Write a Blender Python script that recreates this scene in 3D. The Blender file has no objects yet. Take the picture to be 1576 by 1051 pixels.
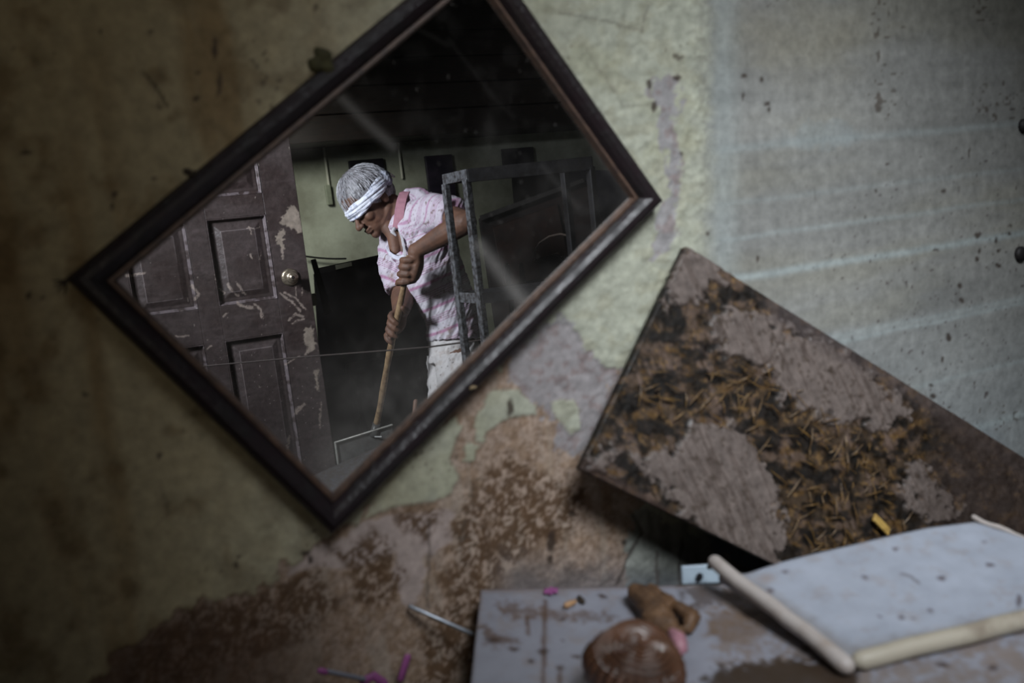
import bpy, bmesh, math, random
import numpy as np
from mathutils import Vector, Matrix
random.seed(7); rng = np.random.default_rng(7)
S = bpy.context.scene
COL = S.collection

# ------------------------------------------------------------------ camera
F = 1323.0; CX = 788.0; CY = 525.5          # focal length and centre in pixels of the 1576x1051 frame
hv = np.array([3028, -525, 1323.]); hv /= np.linalg.norm(hv)      # wall's horizontal, in camera axes
nv = np.array([-.40, -.085, .913]); nv -= hv*(nv@hv); nv /= np.linalg.norm(nv)   # into the wall
dv = np.cross(nv, hv)                                             # down
W = np.array([hv, nv, -dv])
CAM = np.array([0, -1.0, 1.2])
cam = bpy.data.objects.new('camera', bpy.data.cameras.new('camera')); COL.objects.link(cam)
R3 = Matrix(((W[0][0], -W[0][1], -W[0][2]), (W[1][0], -W[1][1], -W[1][2]), (W[2][0], -W[2][1], -W[2][2])))
cam.matrix_world = Matrix.Translation(Vector(CAM)) @ R3.to_4x4()
cam.data.sensor_width = 36; cam.data.lens = F/1576*36
cam.data.clip_start = .01
cam.data.dof.use_dof = True; cam.data.dof.focus_distance = 3.12; cam.data.dof.aperture_fstop = 3.9
S.camera = cam
S.view_settings.view_transform = 'Standard'; S.view_settings.look = 'None'
S.view_settings.gamma = 1; S.view_settings.use_curve_mapping = False
S.view_settings.exposure = -0.12
w = bpy.data.worlds.new('world'); S.world = w; w.use_nodes = True
w.node_tree.nodes['Background'].inputs[0].default_value = (.35, .45, .6, 1)
w.node_tree.nodes['Background'].inputs[1].default_value = .25

def area(name, loc, target, sx, sy, power, color, spread):
    d = bpy.data.lights.new(name, 'AREA'); d.shape = 'RECTANGLE'; d.size = sx; d.size_y = sy
    d.energy = power; d.color = color; d.spread = math.radians(spread)
    o = bpy.data.objects.new(name, d); COL.objects.link(o); o.location = loc
    o.rotation_euler = (Vector(target)-Vector(loc)).to_track_quat('-Z', 'Y').to_euler()
    return o
# area lamps added inside the closed room to shape its light; no openings built
area('wall_pool_lamp', (.50, -1.35, 2.2), (.87, 0, .775), .6, .6, 4.6, (.90, .95, 1.0), 50)  # added overhead, throws the pool on the front wall
area('left_wall_fill', (-.95, -1.9, 1.5), (.16, 0, 1.52), .5, .9, .3, (1.0, .9, .72), 42)  # added weak warm fill for the left of the front wall
area('man_key_lamp', (-1.12, -1.05, 2.15), (1.0, -2.15, 1.15), .4, .4, 11, (.88, .93, 1.0), 60)  # added key on the man, cone kept off the front wall
area('back_wall_fill', (.1, -2.9, 2.2), (.95, -4.2, 1.25), .5, .5, 4.2, (.97, 1.0, .9), 60)  # added to brighten the back wall

# ------------------------------------------------------------------ maths helpers
def ray(px, py): return W@np.array([(px-CX)/F, (py-CY)/F, 1.])
def onY(px, py, Y):
    r = ray(px, py); return CAM+r*((Y-CAM[1])/r[1])
def onZ(px, py, Z):
    r = ray(px, py); return CAM+r*((Z-CAM[2])/r[2])
def atD(px, py, d): return CAM+ray(px, py)*d
def proj(P):
    c = (P-CAM)@W
    return c[:, 0]/c[:, 2]*F+CX, c[:, 1]/c[:, 2]*F+CY
MY = -.02                                          # the mirror's silvered face
def refl(p):
    p = np.array(p, float); q = p.copy(); q[..., 1] = 2*MY-p[..., 1]; return q
def R(px, py, d): return refl(atD(px, py, d))      # a thing seen in the mirror, put in the real room
def cm(px, py, d): return np.array([(px-CX)/F*d, (py-CY)/F*d, d])
def cam2real(P): return refl(P@W.T+CAM)

def _h(ix, iy, s):
    n = (ix*374761393+iy*668265263+s*1442695041) & 0xffffffff
    n = ((n ^ (n >> 13))*1274126177) & 0xffffffff
    n = ((n ^ (n >> 16))*2246822519) & 0xffffffff
    return ((n ^ (n >> 15)) & 0xffffff)/float(0xffffff)
def vn(x, y, s=0):
    x = np.asarray(x, float); y = np.asarray(y, float)
    ix = np.floor(x).astype(np.int64); iy = np.floor(y).astype(np.int64); fx = x-ix; fy = y-iy
    fx = fx*fx*(3-2*fx); fy = fy*fy*(3-2*fy)
    a = _h(ix, iy, s); b = _h(ix+1, iy, s); c = _h(ix, iy+1, s); d = _h(ix+1, iy+1, s)
    return (a*(1-fx)+b*fx)*(1-fy)+(c*(1-fx)+d*fx)*fy
def fbm(x, y, s=0, o=5):
    t = 0; a = .5; n = 0
    for i in range(o):
        t = t+a*vn(x*2**i+i*17.3, y*2**i-i*9.1, s+i*31); n += a; a *= .55
    return t/n
def ss(a, b, x): t = np.clip((x-a)/(b-a), 0, 1); return t*t*(3-2*t)
def sd(x, y, poly):
    """signed distance, negative inside"""
    P = np.array(poly, float); d = np.full(x.shape, 1e9); ins = np.zeros(x.shape, bool)
    for i in range(len(P)):
        a = P[i]; b = P[(i+1) % len(P)]; e = b-a; t = np.clip(((x-a[0])*e[0]+(y-a[1])*e[1])/(e@e+1e-9), 0, 1)
        d = np.minimum(d, np.hypot(x-a[0]-t*e[0], y-a[1]-t*e[1]))
        if a[1] != b[1]:
            c = ((a[1] > y) != (b[1] > y)) & (x < (b[0]-a[0])*(y-a[1])/(b[1]-a[1])+a[0]); ins ^= c
    return np.where(ins, -d, d)
def seg(x, y, pts):
    d = np.full(x.shape, 1e9)
    for a, b in zip(pts[:-1], pts[1:]):
        ex, ey = b[0]-a[0], b[1]-a[1]; t = np.clip(((x-a[0])*ex+(y-a[1])*ey)/(ex*ex+ey*ey+1e-9), 0, 1)
        d = np.minimum(d, np.hypot(x-a[0]-t*ex, y-a[1]-t*ey))
    return d
def mixc(c, k, col): return c*(1-k[:, None])+np.array(col)[None, :]*k[:, None]

# ------------------------------------------------------------------ materials
MATS = {}
def mat(name, c=(.5, .5, .5), rough=.7, metal=0., c2=None, scale=20., stretch=(1, 1, 1), bump=.2, bscale=60., attr=None,
        varn=.25, lo=.4, hi=.65, spec=.5, rot=(0, 0, 0), sheen=0, rough2=None, coat=0):
    if name in MATS: return MATS[name]
    m = bpy.data.materials.new(name); m.use_nodes = True; nt = m.node_tree; N = nt.nodes; L = nt.links
    b = N['Principled BSDF']; b.inputs['Metallic'].default_value = metal; b.inputs['Roughness'].default_value = rough
    b.inputs['Specular IOR Level'].default_value = spec; b.inputs['Coat Weight'].default_value = coat
    tc = N.new('ShaderNodeTexCoord'); mp = N.new('ShaderNodeMapping'); L.new(tc.outputs['Object'], mp.inputs[0])
    mp.inputs['Scale'].default_value = stretch; mp.inputs['Rotation'].default_value = rot
    n1 = N.new('ShaderNodeTexNoise'); n1.inputs['Scale'].default_value = scale; n1.inputs['Detail'].default_value = 6
    n1.inputs['Roughness'].default_value = .65; L.new(mp.outputs[0], n1.inputs['Vector'])
    r = N.new('ShaderNodeMapRange'); r.inputs[1].default_value = lo; r.inputs[2].default_value = hi; L.new(n1.outputs[0], r.inputs[0])
    mx = N.new('ShaderNodeMix'); mx.data_type = 'RGBA'
    if attr:
        at = N.new('ShaderNodeAttribute'); at.attribute_name = attr
        mx.blend_type = 'MULTIPLY'; mx.inputs[0].default_value = 1
        L.new(at.outputs['Color'], mx.inputs[6])
        r2 = N.new('ShaderNodeMapRange'); r2.inputs[1].default_value = .3; r2.inputs[2].default_value = .7
        r2.inputs[3].default_value = 1-varn; r2.inputs[4].default_value = 1+varn; L.new(n1.outputs[0], r2.inputs[0])
        cmb = N.new('ShaderNodeCombineColor')
        for i in range(3): L.new(r2.outputs[0], cmb.inputs[i])
        L.new(cmb.outputs[0], mx.inputs[7])
    else:
        c2 = c2 or tuple(v*.7 for v in c)
        mx.inputs[6].default_value = (*c, 1); mx.inputs[7].default_value = (*c2, 1); L.new(r.outputs[0], mx.inputs[0])
    L.new(mx.outputs[2], b.inputs['Base Color'])
    if rough2 is not None:
        rr = N.new('ShaderNodeMapRange'); rr.inputs[1].default_value = lo; rr.inputs[2].default_value = hi
        rr.inputs[3].default_value = rough; rr.inputs[4].default_value = rough2
        L.new(n1.outputs[0], rr.inputs[0]); L.new(rr.outputs[0], b.inputs['Roughness'])
    if bump:
        n2 = N.new('ShaderNodeTexNoise'); n2.inputs['Scale'].default_value = bscale; n2.inputs['Detail'].default_value = 5
        L.new(mp.outputs[0], n2.inputs['Vector'])
        bp = N.new('ShaderNodeBump'); bp.inputs['Strength'].default_value = bump; bp.inputs['Distance'].default_value = .004
        L.new(n2.outputs[0], bp.inputs['Height']); L.new(bp.outputs[0], b.inputs['Normal'])
    MATS[name] = m; return m

# ------------------------------------------------------------------ object helpers
def tag(o, label=None, cat=None, group=None, kind=None):
    if label: o['label'] = label
    if cat: o['category'] = cat
    if group: o['group'] = group
    if kind: o['kind'] = kind
    return o
def adopt(o, parent):
    if parent is not None:
        o.parent = parent; o.matrix_parent_inverse = parent.matrix_world.inverted() if parent.type != 'EMPTY' else Matrix.Translation(-Vector(parent.location))
    return o
def empty(name, loc):
    o = bpy.data.objects.new(name, None); COL.objects.link(o); o.location = Vector(loc); o.empty_display_size = .05
    return o
def mesh(name, V, Fc, m=None, parent=None, smooth=True, flip=False, recalc=False, color=None, bevel=0, keep=False):
    me = bpy.data.meshes.new(name)
    me.from_pydata([tuple(v) for v in V], [], [tuple(f) for f in Fc])
    if recalc or flip:
        b = bmesh.new(); b.from_mesh(me)
        if recalc: bmesh.ops.recalc_face_normals(b, faces=b.faces)
        if flip: bmesh.ops.reverse_faces(b, faces=b.faces)
        b.to_mesh(me); b.free()
    if smooth: me.polygons.foreach_set('use_smooth', [True]*len(me.polygons))
    if color is not None:
        a = me.color_attributes.new('col', 'FLOAT_COLOR', 'POINT')
        a.data.foreach_set('color', np.concatenate([np.clip(color, 0, 1), np.ones((len(color), 1))], 1).astype(np.float32).ravel())
    if m: me.materials.append(m)
    o = bpy.data.objects.new(name, me); COL.objects.link(o)
    if bevel:
        md = o.modifiers.new('bevel', 'BEVEL'); md.width = bevel; md.segments = 2; md.limit_method = 'ANGLE'
    return adopt(o, parent)
class MB:
    def __init__(s): s.V = []; s.F = []
    def add(s, V, Fc):
        k = len(s.V); s.V += [tuple(v) for v in V]; s.F += [tuple(i+k for i in f) for f in Fc]
    def hexa(s, P):   # 8 corners: bottom 4, top 4
        s.add(P, [(0, 1, 2, 3), (7, 6, 5, 4), (0, 4, 5, 1), (1, 5, 6, 2), (2, 6, 7, 3), (3, 7, 4, 0)])
    def box(s, c, size, ax=None):
        c = np.array(c, float); ax = np.eye(3) if ax is None else np.array(ax, float); h = np.array(size)/2
        P = [c+ax[0]*h[0]*a+ax[1]*h[1]*b+ax[2]*h[2]*d for d in (-1, 1) for a, b in ((-1, -1), (1, -1), (1, 1), (-1, 1))]
        s.hexa(P)
    def beam(s, p0, p1, w_, t_, up=(0, 1, 0)):
        p0 = np.array(p0, float); p1 = np.array(p1, float); d = p1-p0; L = np.linalg.norm(d); d /= L
        a = np.cross(d, up); a /= np.linalg.norm(a); b = np.cross(d, a)
        s.box((p0+p1)/2, (w_, t_, L), (a, b, d))
    def ell(s, c, ax, n=16, m=10):
        c = np.array(c, float); ax = np.array(ax, float); V = []; Fc = []
        for i in range(m+1):
            th = math.pi*i/m
            for j in range(n):
                ph = 2*math.pi*j/n
                V.append(c+ax[0]*math.sin(th)*math.cos(ph)+ax[1]*math.sin(th)*math.sin(ph)+ax[2]*math.cos(th))
        # collapse poles
        V2 = [V[0]]+V[n:n*m]+[V[-1]]
        for j in range(n): Fc.append((0, 1+j, 1+(j+1) % n))
        for i in range(m-2):
            for j in range(n):
                a = 1+i*n+j; b = 1+i*n+(j+1) % n; Fc.append((a, a+n, b+n, b))
        l = len(V2)-1
        for j in range(n): Fc.append((1+(m-2)*n+j, l, 1+(m-2)*n+(j+1) % n))
        s.add(V2, Fc)
    def sph(s, c, r, n=14, m=9): s.ell(c, np.eye(3)*r, n, m)
    def tube(s, P, r, n=12, cap='round', flat=None):
        """tapered tube along points P with radii r; flat: (dir, factor) squashes the section along dir"""
        P = [np.array(p, float) for p in P]; r = list(r) if hasattr(r, '__len__') else [r]*len(P)
        if cap == 'round':
            d0 = P[0]-P[1]; d0 /= np.linalg.norm(d0); d1 = P[-1]-P[-2]; d1 /= np.linalg.norm(d1)
            P = [P[0]+d0*r[0]*.98, P[0]+d0*r[0]*.7]+P+[P[-1]+d1*r[-1]*.7, P[-1]+d1*r[-1]*.98]
            r = [r[0]*.2, r[0]*.71]+r+[r[-1]*.71, r[-1]*.2]
        V = []; Fc = []; a = None
        for i, p in enumerate(P):
            d = P[min(i+1, len(P)-1)]-P[max(i-1, 0)]; d = d/np.linalg.norm(d)
            if a is None:
                a = np.cross(d, (0.3, .9, .27)); a /= np.linalg.norm(a)
            a = a-d*(a@d); a /= np.linalg.norm(a); b = np.cross(d, a)
            for j in range(n):
                o = (a*math.cos(2*math.pi*j/n)+b*math.sin(2*math.pi*j/n))*r[i]
                if flat is not None:
                    fd = np.array(flat[0], float); fd /= np.linalg.norm(fd); o = o-fd*(o@fd)*(1-flat[1])
                V.append(p+o)
        for i in range(len(P)-1):
            for j in range(n):
                q = i*n+j; t = i*n+(j+1) % n; Fc.append((q, t, t+n, q+n))
        Fc.append(tuple(range(n))[::-1]); Fc.append(tuple((len(P)-1)*n+j for j in range(n)))
        s.add(V, Fc)
    def build(s, name, m, parent=None, smooth=False, bevel=0, xf=None):
        V = np.array(s.V)
        if xf: V = xf(V)
        return mesh(name, V, s.F, m, parent, smooth=smooth, recalc=True, bevel=bevel)
def remesh(mb, voxel, smooth=3, fac=.5):
    me = bpy.data.meshes.new('tmp'); me.from_pydata(mb.V, [], mb.F)
    b = bmesh.new(); b.from_mesh(me)
    bmesh.ops.recalc_face_normals(b, faces=b.faces); b.to_mesh(me); b.free()
    o = bpy.data.objects.new('tmp', me); COL.objects.link(o)
    md = o.modifiers.new('r', 'REMESH'); md.mode = 'VOXEL'; md.voxel_size = voxel
    if smooth:
        sm = o.modifiers.new('s', 'SMOOTH'); sm.factor = fac; sm.iterations = smooth
    dg = bpy.context.evaluated_depsgraph_get(); e = o.evaluated_get(dg).to_mesh()
    V = np.empty(len(e.vertices)*3); e.vertices.foreach_get('co', V); V = V.reshape(-1, 3)
    N = np.empty(len(e.vertices)*3); e.vertices.foreach_get('normal', N); N = N.reshape(-1, 3)
    Fc = [tuple(p.vertices) for p in e.polygons]
    bpy.data.objects.remove(o); bpy.data.meshes.remove(me)
    return V, N, Fc
def gridmesh(name, us, vs, pos, m, parent=None, colf=None, hf=None, nrm=None, thick=None, flip=False):
    """a surface over the grid us x vs; pos(U,V)->points; hf = relief along nrm; thick closes it into a slab"""
    U, V = np.meshgrid(us, vs); U = U.ravel(); V = V.ravel(); P = pos(U, V); nu = len(us); nvv = len(vs)
    px, py = proj(P)
    c = colf(px, py, P) if colf else None; h = None
    if isinstance(c, tuple): c, h = c
    if h is not None: P = P+np.asarray(nrm)*h[:, None]
    i = np.arange(nu-1)[None, :]+np.arange(nvv-1)[:, None]*nu; i = i.ravel()
    Fc = np.stack([i, i+1, i+1+nu, i+nu], 1).tolist()
    P = list(P)
    if thick:
        n0 = len(P); per = list(range(nu))+[nu-1+nu*k for k in range(1, nvv)]+[nu*(nvv-1)+k for k in range(nu-2, -1, -1)]+[nu*k for k in range(nvv-2, 0, -1)]
        base = [P[k]-np.asarray(nrm)*thick for k in per]; P += base; L_ = len(per)
        for k in range(L_): Fc.append((per[k], n0+k, n0+(k+1) % L_, per[(k+1) % L_]))
        Fc.append(tuple(n0+k for k in range(L_)))
        if c is not None: c = np.concatenate([c, c[per]*.8])
    return mesh(name, P, Fc, m, parent, smooth=True, recalc=bool(thick), flip=flip, color=c)

# ------------------------------------------------------------------ THE ROOM
m_wall = mat('stained_paint', attr='col', rough=.75, scale=55, varn=.24, bump=.5, bscale=45)
m_back = mat('green_back_wall', (.38, .395, .325), .85, c2=(.20, .20, .155), scale=2.2, bump=.3, bscale=30)
m_dark = mat('dark_timber', (.022, .013, .010), .6, c2=(.012, .009, .008), scale=14, stretch=(1, 1, 9), bump=.4)
m_ceil = mat('dark_ceiling', (.04, .033, .028), .9)
m_floor = mat('floor_mud', (.06, .045, .035), .35, c2=(.03, .02, .016), scale=9, bump=.8, bscale=12)

XL, XR, YB, ZC = -1.3, 3.6, -4.3, 2.6
def spots(px, py, c, lst, col, k=.85, wob=5):
    wx = px+(fbm(px/9, py/9, 3, 3)-.5)*wob*2; wy = py+(fbm(px/9, py/9, 5, 3)-.5)*wob*2
    for (x, y, rx, ry) in lst:
        d = np.hypot((wx-x)/rx, (wy-y)/ry); c = mixc(c, k*(1-ss(.55, 1.15, d)), col)
    return c
PEEL = [(60, 1150), (190, 997), (236, 970), (282, 932), (343, 921), (381, 909), (419, 890), (445, 868), (480, 842), (510, 828), (560, 788), (600, 740), (690, 640), (800, 520), (870, 490), (905, 545), (945, 575), (1000, 560), (1030, 700), (985, 790), (972, 850), (958, 895), (950, 1150)]
ISL = [[(731, 640), (756, 602), (792, 597), (822, 624), (822, 636), (792, 643), (769, 652), (749, 665), (740, 684), (733, 675)],
       [(845, 620), (865, 611), (883, 613), (895, 633), (893, 661), (879, 670), (865, 656), (849, 633)],
       [(715, 688), (726, 679), (735, 688), (731, 711), (715, 713)],
       [(560, 800), (590, 730), (651, 680), (700, 640), (712, 660), (690, 700), (708, 736), (692, 761), (669, 770), (637, 775), (605, 780)]]
LILAC = [[(790, 520), (870, 480), (905, 540), (950, 575), (945, 640), (905, 690), (870, 700), (850, 690), (860, 640), (830, 640), (800, 600), (780, 570)],
         [(1000, 125), (1040, 118), (1045, 200), (1055, 260), (1040, 330), (1020, 395), (998, 405), (1006, 350), (1030, 290), (1022, 220), (998, 150)]]
PINK = [[(545, 805), (600, 790), (640, 785), (690, 778), (694, 830), (660, 850), (655, 900), (630, 935), (605, 900), (612, 850), (560, 870), (480, 885), (440, 890), (470, 850), (510, 835)]]
BROWN = [[(500, 845), (530, 820), (590, 815), (612, 855), (628, 890), (600, 930), (560, 935), (535, 880), (505, 862)],
         [(600, 782), (640, 768), (690, 772), (676, 810), (650, 822), (620, 805)],
         [(690, 800), (740, 740), (790, 690), (880, 740), (905, 770), (880, 830), (800, 860), (770, 900), (760, 960), (700, 1060), (640, 1060), (655, 960), (690, 900)],
         [(420, 905), (500, 880), (520, 940), (470, 990), (300, 1060), (160, 1100), (200, 1000), (300, 940)]]
def wallcol(px, py, P):
    X = P[:, 0]; Z = P[:, 2]
    a = fbm(px/60, py/60, 11); b = fbm(px/24, py/24, 12); f = fbm(px/7, py/7, 13, 3)
    wx = px+(b-.5)*42+(f-.5)*12; wy = py+(fbm(px/24, py/24, 14)-.5)*42+(fbm(px/7, py/7, 15, 3)-.5)*12
    olive = np.array((.33, .275, .165)); mint = np.array((.395, .405, .325)); blue = np.array((.255, .255, .24))
    t = ss(300, 950, px+(a-.5)*220+py*.12)
    c = olive[None]*(1-t[:, None])+mint[None]*t[:, None]
    # vertical yellow-brown runs on the left
    v = fbm(X*16, Z*2.2, 21); c = mixc(c, ss(.45, .72, v)*(1-t)*.7, (.19, .115, .04))
    c = mixc(c, ss(.5, .72, a)*(1-t)*.65, (.13, .08, .028))
    c = mixc(c, ss(.52, .7, fbm(px/90, py/90, 23))*t*.35, (.30, .29, .17))
    # smoother panel on the right with water lines
    r = ss(1056, 1108, px+(b-.5)*26)
    band = fbm(X*1.6, Z*26, 31, 5); fine = fbm(X*3, Z*90, 32, 3); vert = fbm(X*70, Z*3, 33, 3)
    rc = blue[None]*(.80+.40*band[:, None])*(.93+.14*fine[:, None])*(.93+.14*vert[:, None])
    rc = mixc(rc, ss(.42, .7, fbm(X*3, Z*14, 34))*.55, (.245, .235, .19))
    rc = mixc(rc, ss(.5, .8, fbm(X*4+3, Z*5, 35))*.35*ss(250, 50, py), (.22, .19, .12))
    rc = mixc(rc, ss(380, 720, py+(a-.5)*80)*.5, (.215, .245, .26)); rc = rc*(.72+.56*fbm(X*5, Z*7, 36))[:, None]
    rc = mixc(rc, ss(40, 0, np.abs(px-1112))*.5*ss(560, 380, py), (.34, .38, .37))
    for (x, y, wd, k) in ((1144, 427, .0058, .62), (1230, 300, .004, .2), (1300, 515, .005, .35), (1200, 545, .004, .45), (1400, 598, .004, .3), (1538, 648, .007, .5), (1144, 365, .004, .3), (1130, 228, .006, .3)):
        z0 = onY(x, y, 0)[2]; rc = mixc(rc, 1.25*k*np.exp(-((Z-z0+(a-.5)*.006)/wd)**2)*ss(1080, 1130, px), (.36, .41, .41))
    rc = mixc(rc, .45*(1-ss(.5, 1.1, np.hypot((wx-1265)/70, (wy-208)/22))), (.30, .34, .345))
    rc = mixc(rc, .5*ss(1576, 1450, px)*ss(640, 690, py), (.12, .2, .28))  # blue shadow at the board's upper right edge, painted into the wall
    c = c*(1-r[:, None])+rc*r[:, None]
    h = .35*a*(1-r)*.004+.0012*b*(1-r)
    rid = 1-np.abs(fbm(px/26, py/26, 16)*2-1); h = h+.0013*ss(.72, .98, rid)*ss(780, 880, px)*(1-r); c = mixc(c, ss(.5, .64, fbm(px/30, py/22, 17))*ss(700, 900, px)*(1-r)*.35, (.30, .28, .19))
    # crack bands of flaking paint beside the panel
    fl = np.exp(-((px-1078-(b-.5)*30)/14)**2)*ss(430, 300, py); h = h+fl*.002*f; c = mixc(c, fl*ss(.5, .62, f)*.5, (.5, .52, .42))
    # peeled plaster
    d = sd(wx, wy, PEEL); pk = ss(2.5, -2.5, d)
    isl = 0*px
    for I in ISL: isl = np.maximum(isl, ss(2, -2, sd(px+(b-.5)*14+(f-.5)*9, py+(fbm(px/24, py/24, 44)-.5)*14, I)))
    pk = pk*(1-isl)
    g = fbm(px/13, py/13, 51); g2 = fbm(px/4, py/4, 52, 3); vs_ = fbm(X*60, Z*9, 53, 4)
    pl = np.array((.37, .275, .215))[None]*np.ones((len(px), 1))
    pl = mixc(pl, ss(.45, .62, g)*.55, (.24, .15, .085)); pl = mixc(pl, ss(.45, .62, g2)*.6, (.15, .088, .048))
    pl = mixc(pl, ss(.55, .75, vs_)*.35, (.42, .36, .30))
    for I in PINK: pl = mixc(pl, ss(3, -3, sd(px+(b-.5)*40, py+(a-.5)*40, I)), (.40, .32, .29))
    for I in BROWN:
        k = ss(8, -14, sd(wx+(g-.5)*30, wy+(a-.5)*60, I)); pl = mixc(pl, k*.94*ss(.36, .54, g*.4+g2*.6), (.085, .043, .018))
    low = ss(830, 905, py+(g-.5)*50-0*px)*ss(740, 800, px); pl = mixc(pl, low*.7, (.11, .11, .125))  # shade above the white appliance, painted into the plaster colour
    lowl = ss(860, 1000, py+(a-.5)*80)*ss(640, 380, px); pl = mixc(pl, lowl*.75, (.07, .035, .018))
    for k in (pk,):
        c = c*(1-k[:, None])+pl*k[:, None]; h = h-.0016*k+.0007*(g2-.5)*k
    c = mixc(c, 4*pk*(1-pk)*.4, (.10, .06, .04))  # shadow outlines of the paint flakes, put into the colour
    edge = np.exp(-(d/3.5)**2)*(1-r); c = mixc(c, edge*.35*ss(.4, .6, f), (.14, .08, .04))
    for I in LILAC:
        k = ss(2.5, -2.5, sd(wx, wy, I))*(1-isl); c = mixc(c, k*.9, (.29, .275, .285)); h = h-.0006*k
        c = mixc(c, k*.5*ss(.55, .68, g), (.2, .13, .12))
    # right foot of the wall: streaked grey-green boards
    k = ss(3, -3, sd(wx, wy, [(972, 800), (1000, 780), (1160, 880), (1160, 960), (940, 960)]))
    st = fbm(X*55, Z*6, 61, 4); sc = np.array((.27, .28, .25))[None]*(.45+.95*st[:, None]); sc = mixc(sc, ss(860, 895, py)*.75, (.05, .055, .065))  # dark bottom is shade above the appliance, mixed into the colour
    c = c*(1-k[:, None])+sc*k[:, None]
    # dark shadowless stains and specks
    sp = [(155, 48, 5, 5), (232, 50, 3, 3), (42, 236, 12, 3), (41, 234, 4, 4), (175, 300, 6, 7), (172, 318, 4, 6), (245, 700, 5, 6), (130, 607, 5, 3), (363, 870, 5, 6), (368, 856, 4, 4), (306, 112, 4, 3),
          (45, 455, 6, 6), (236, 276, 5, 3), (330, 75, 5, 20), (337, 130, 5, 22), (300, 152, 6, 5), (66, 460, 3, 4), (848, 833, 8, 20), (845, 860, 5, 10), (784, 628, 6, 16), (880, 790, 6, 4), (960, 835, 4, 5), (470, 850, 9, 5), (478, 862, 6, 7),
          (1145, 118, 6, 4), (1172, 124, 4, 5), (1180, 160, 7, 3), (1184, 168, 3, 6), (1144, 148, 2, 8), (1348, 294, 2, 6), (1452, 295, 4, 4), (1330, 333, 2, 3), (1366, 252, 4, 2), (1492, 236, 2, 10), (1558, 169, 6, 2), (1165, 398, 3, 7), (1440, 385, 5, 3),
          (1505, 362, 5, 5), (1503, 399, 4, 5), (1508, 386, 3, 5), (1478, 440, 4, 5), (1480, 463, 5, 5), (1460, 519, 5, 6), (1471, 500, 2, 3), (1451, 554, 3, 6), (1536, 408, 5, 4), (1532, 370, 3, 6), (1535, 385, 3, 4), (1555, 346, 3, 3), (1433, 594, 5, 3), (1436, 609, 5, 4), (1500, 590, 2, 3), (1460, 627, 4, 2),
          (1553, 360, 4, 3), (1040, 120, 8, 5), (1006, 165, 5, 9), (998, 130, 5, 8), (1046, 236, 3, 3), (1088, 360, 4, 4)]
    c = spots(px, py, c, sp, (.035, .02, .012), .9, 3)
    cr = seg(px+(b-.5)*10, py+(a-.5)*14, [(218, 112), (228, 122), (243, 140), (258, 163)]); c = mixc(c, .85*ss(3.5, 1, cr), (.04, .025, .01))
    for L_, k, wd in (([(860, 20), (940, 35), (985, 48), (995, 10)], .4, 2), ([(900, 75), (960, 165), (1000, 160)], .25, 2), ([(948, 898), (962, 865), (985, 820), (975, 790)], .8, 2.5), ([(1010, 900), (1012, 850)], .7, 3), ([(1046, 900), (1045, 860), (1050, 830)], .7, 3),
                    ([(250, 765), (245, 740), (262, 790), (240, 810)], .3, 3), ([(658, 935), (662, 880), (660, 800)], .6, 2.5)):
        c = mixc(c, k*ss(wd+1.5, .5, seg(px+(b-.5)*14, py+(f-.5)*6, L_)), (.05, .035, .03))
    q = vn(px/5.2, py/5.2, 71)*vn(px/80, py/80, 72); c = mixc(c, ss(.66, .76, q)*.7, (.06, .04, .025))
    q = vn(px/4, py/4, 73)*ss(560, 300, np.hypot(px-1560, py-520)); c = mixc(c, ss(.9, .97, q)*.8, (.05, .03, .03))
    q = ss(.93, .98, vn(px/3, py/9, 75))*ss(900, 1200, px); c = mixc(c, q*.35, (.08, .07, .06))
    return c, h
xs = np.concatenate([np.linspace(XL, -.26, 12), np.arange(-.25, 1.5, .0029), np.linspace(1.51, XR, 16)])
zs = np.concatenate([np.linspace(0, .19, 4), np.arange(.2, 1.58, .0029), np.linspace(1.6, ZC, 8)])
o = gridmesh('wall_front', xs, zs, lambda u, v: np.stack([u, 0*u, v], 1), m_wall, colf=wallcol, nrm=(0, -1, 0))
tag(o, kind='structure')
def slab(name, c, size, m):
    b = MB(); b.box(c, size); o = b.build(name, m); tag(o, kind='structure'); return o
slab('wall_front_core', (1.15, .11, 1.3), (4.9, .2, 2.6), m_back).name = 'wall_outer'
slab('wall_left', (XL-.06, -2.1, 1.3), (.12, 4.4, 2.6), m_back)
slab('wall_right', (XR+.06, -2.1, 1.3), (.12, 4.4, 2.6), m_back)
slab('wall_back', (1.15, YB-.06, 1.3), (5.1, .12, 2.6), m_back)
slab('floor', (1.15, -2.1, -.05), (5.1, 4.6, .1), m_floor)
slab('ceiling', (1.15, -2.1, ZC+.05), (5.1, 4.6, .1), m_ceil)
# dark timber loft with planks across the back of the room
b = MB(); 
for i in range(6): b.box((1.9, YB+.17, 1.745+.075+i*.152), (3.3, .30, .146))
o = b.build('trim_1', m_dark, bevel=.006); tag(o, kind='structure')

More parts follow.
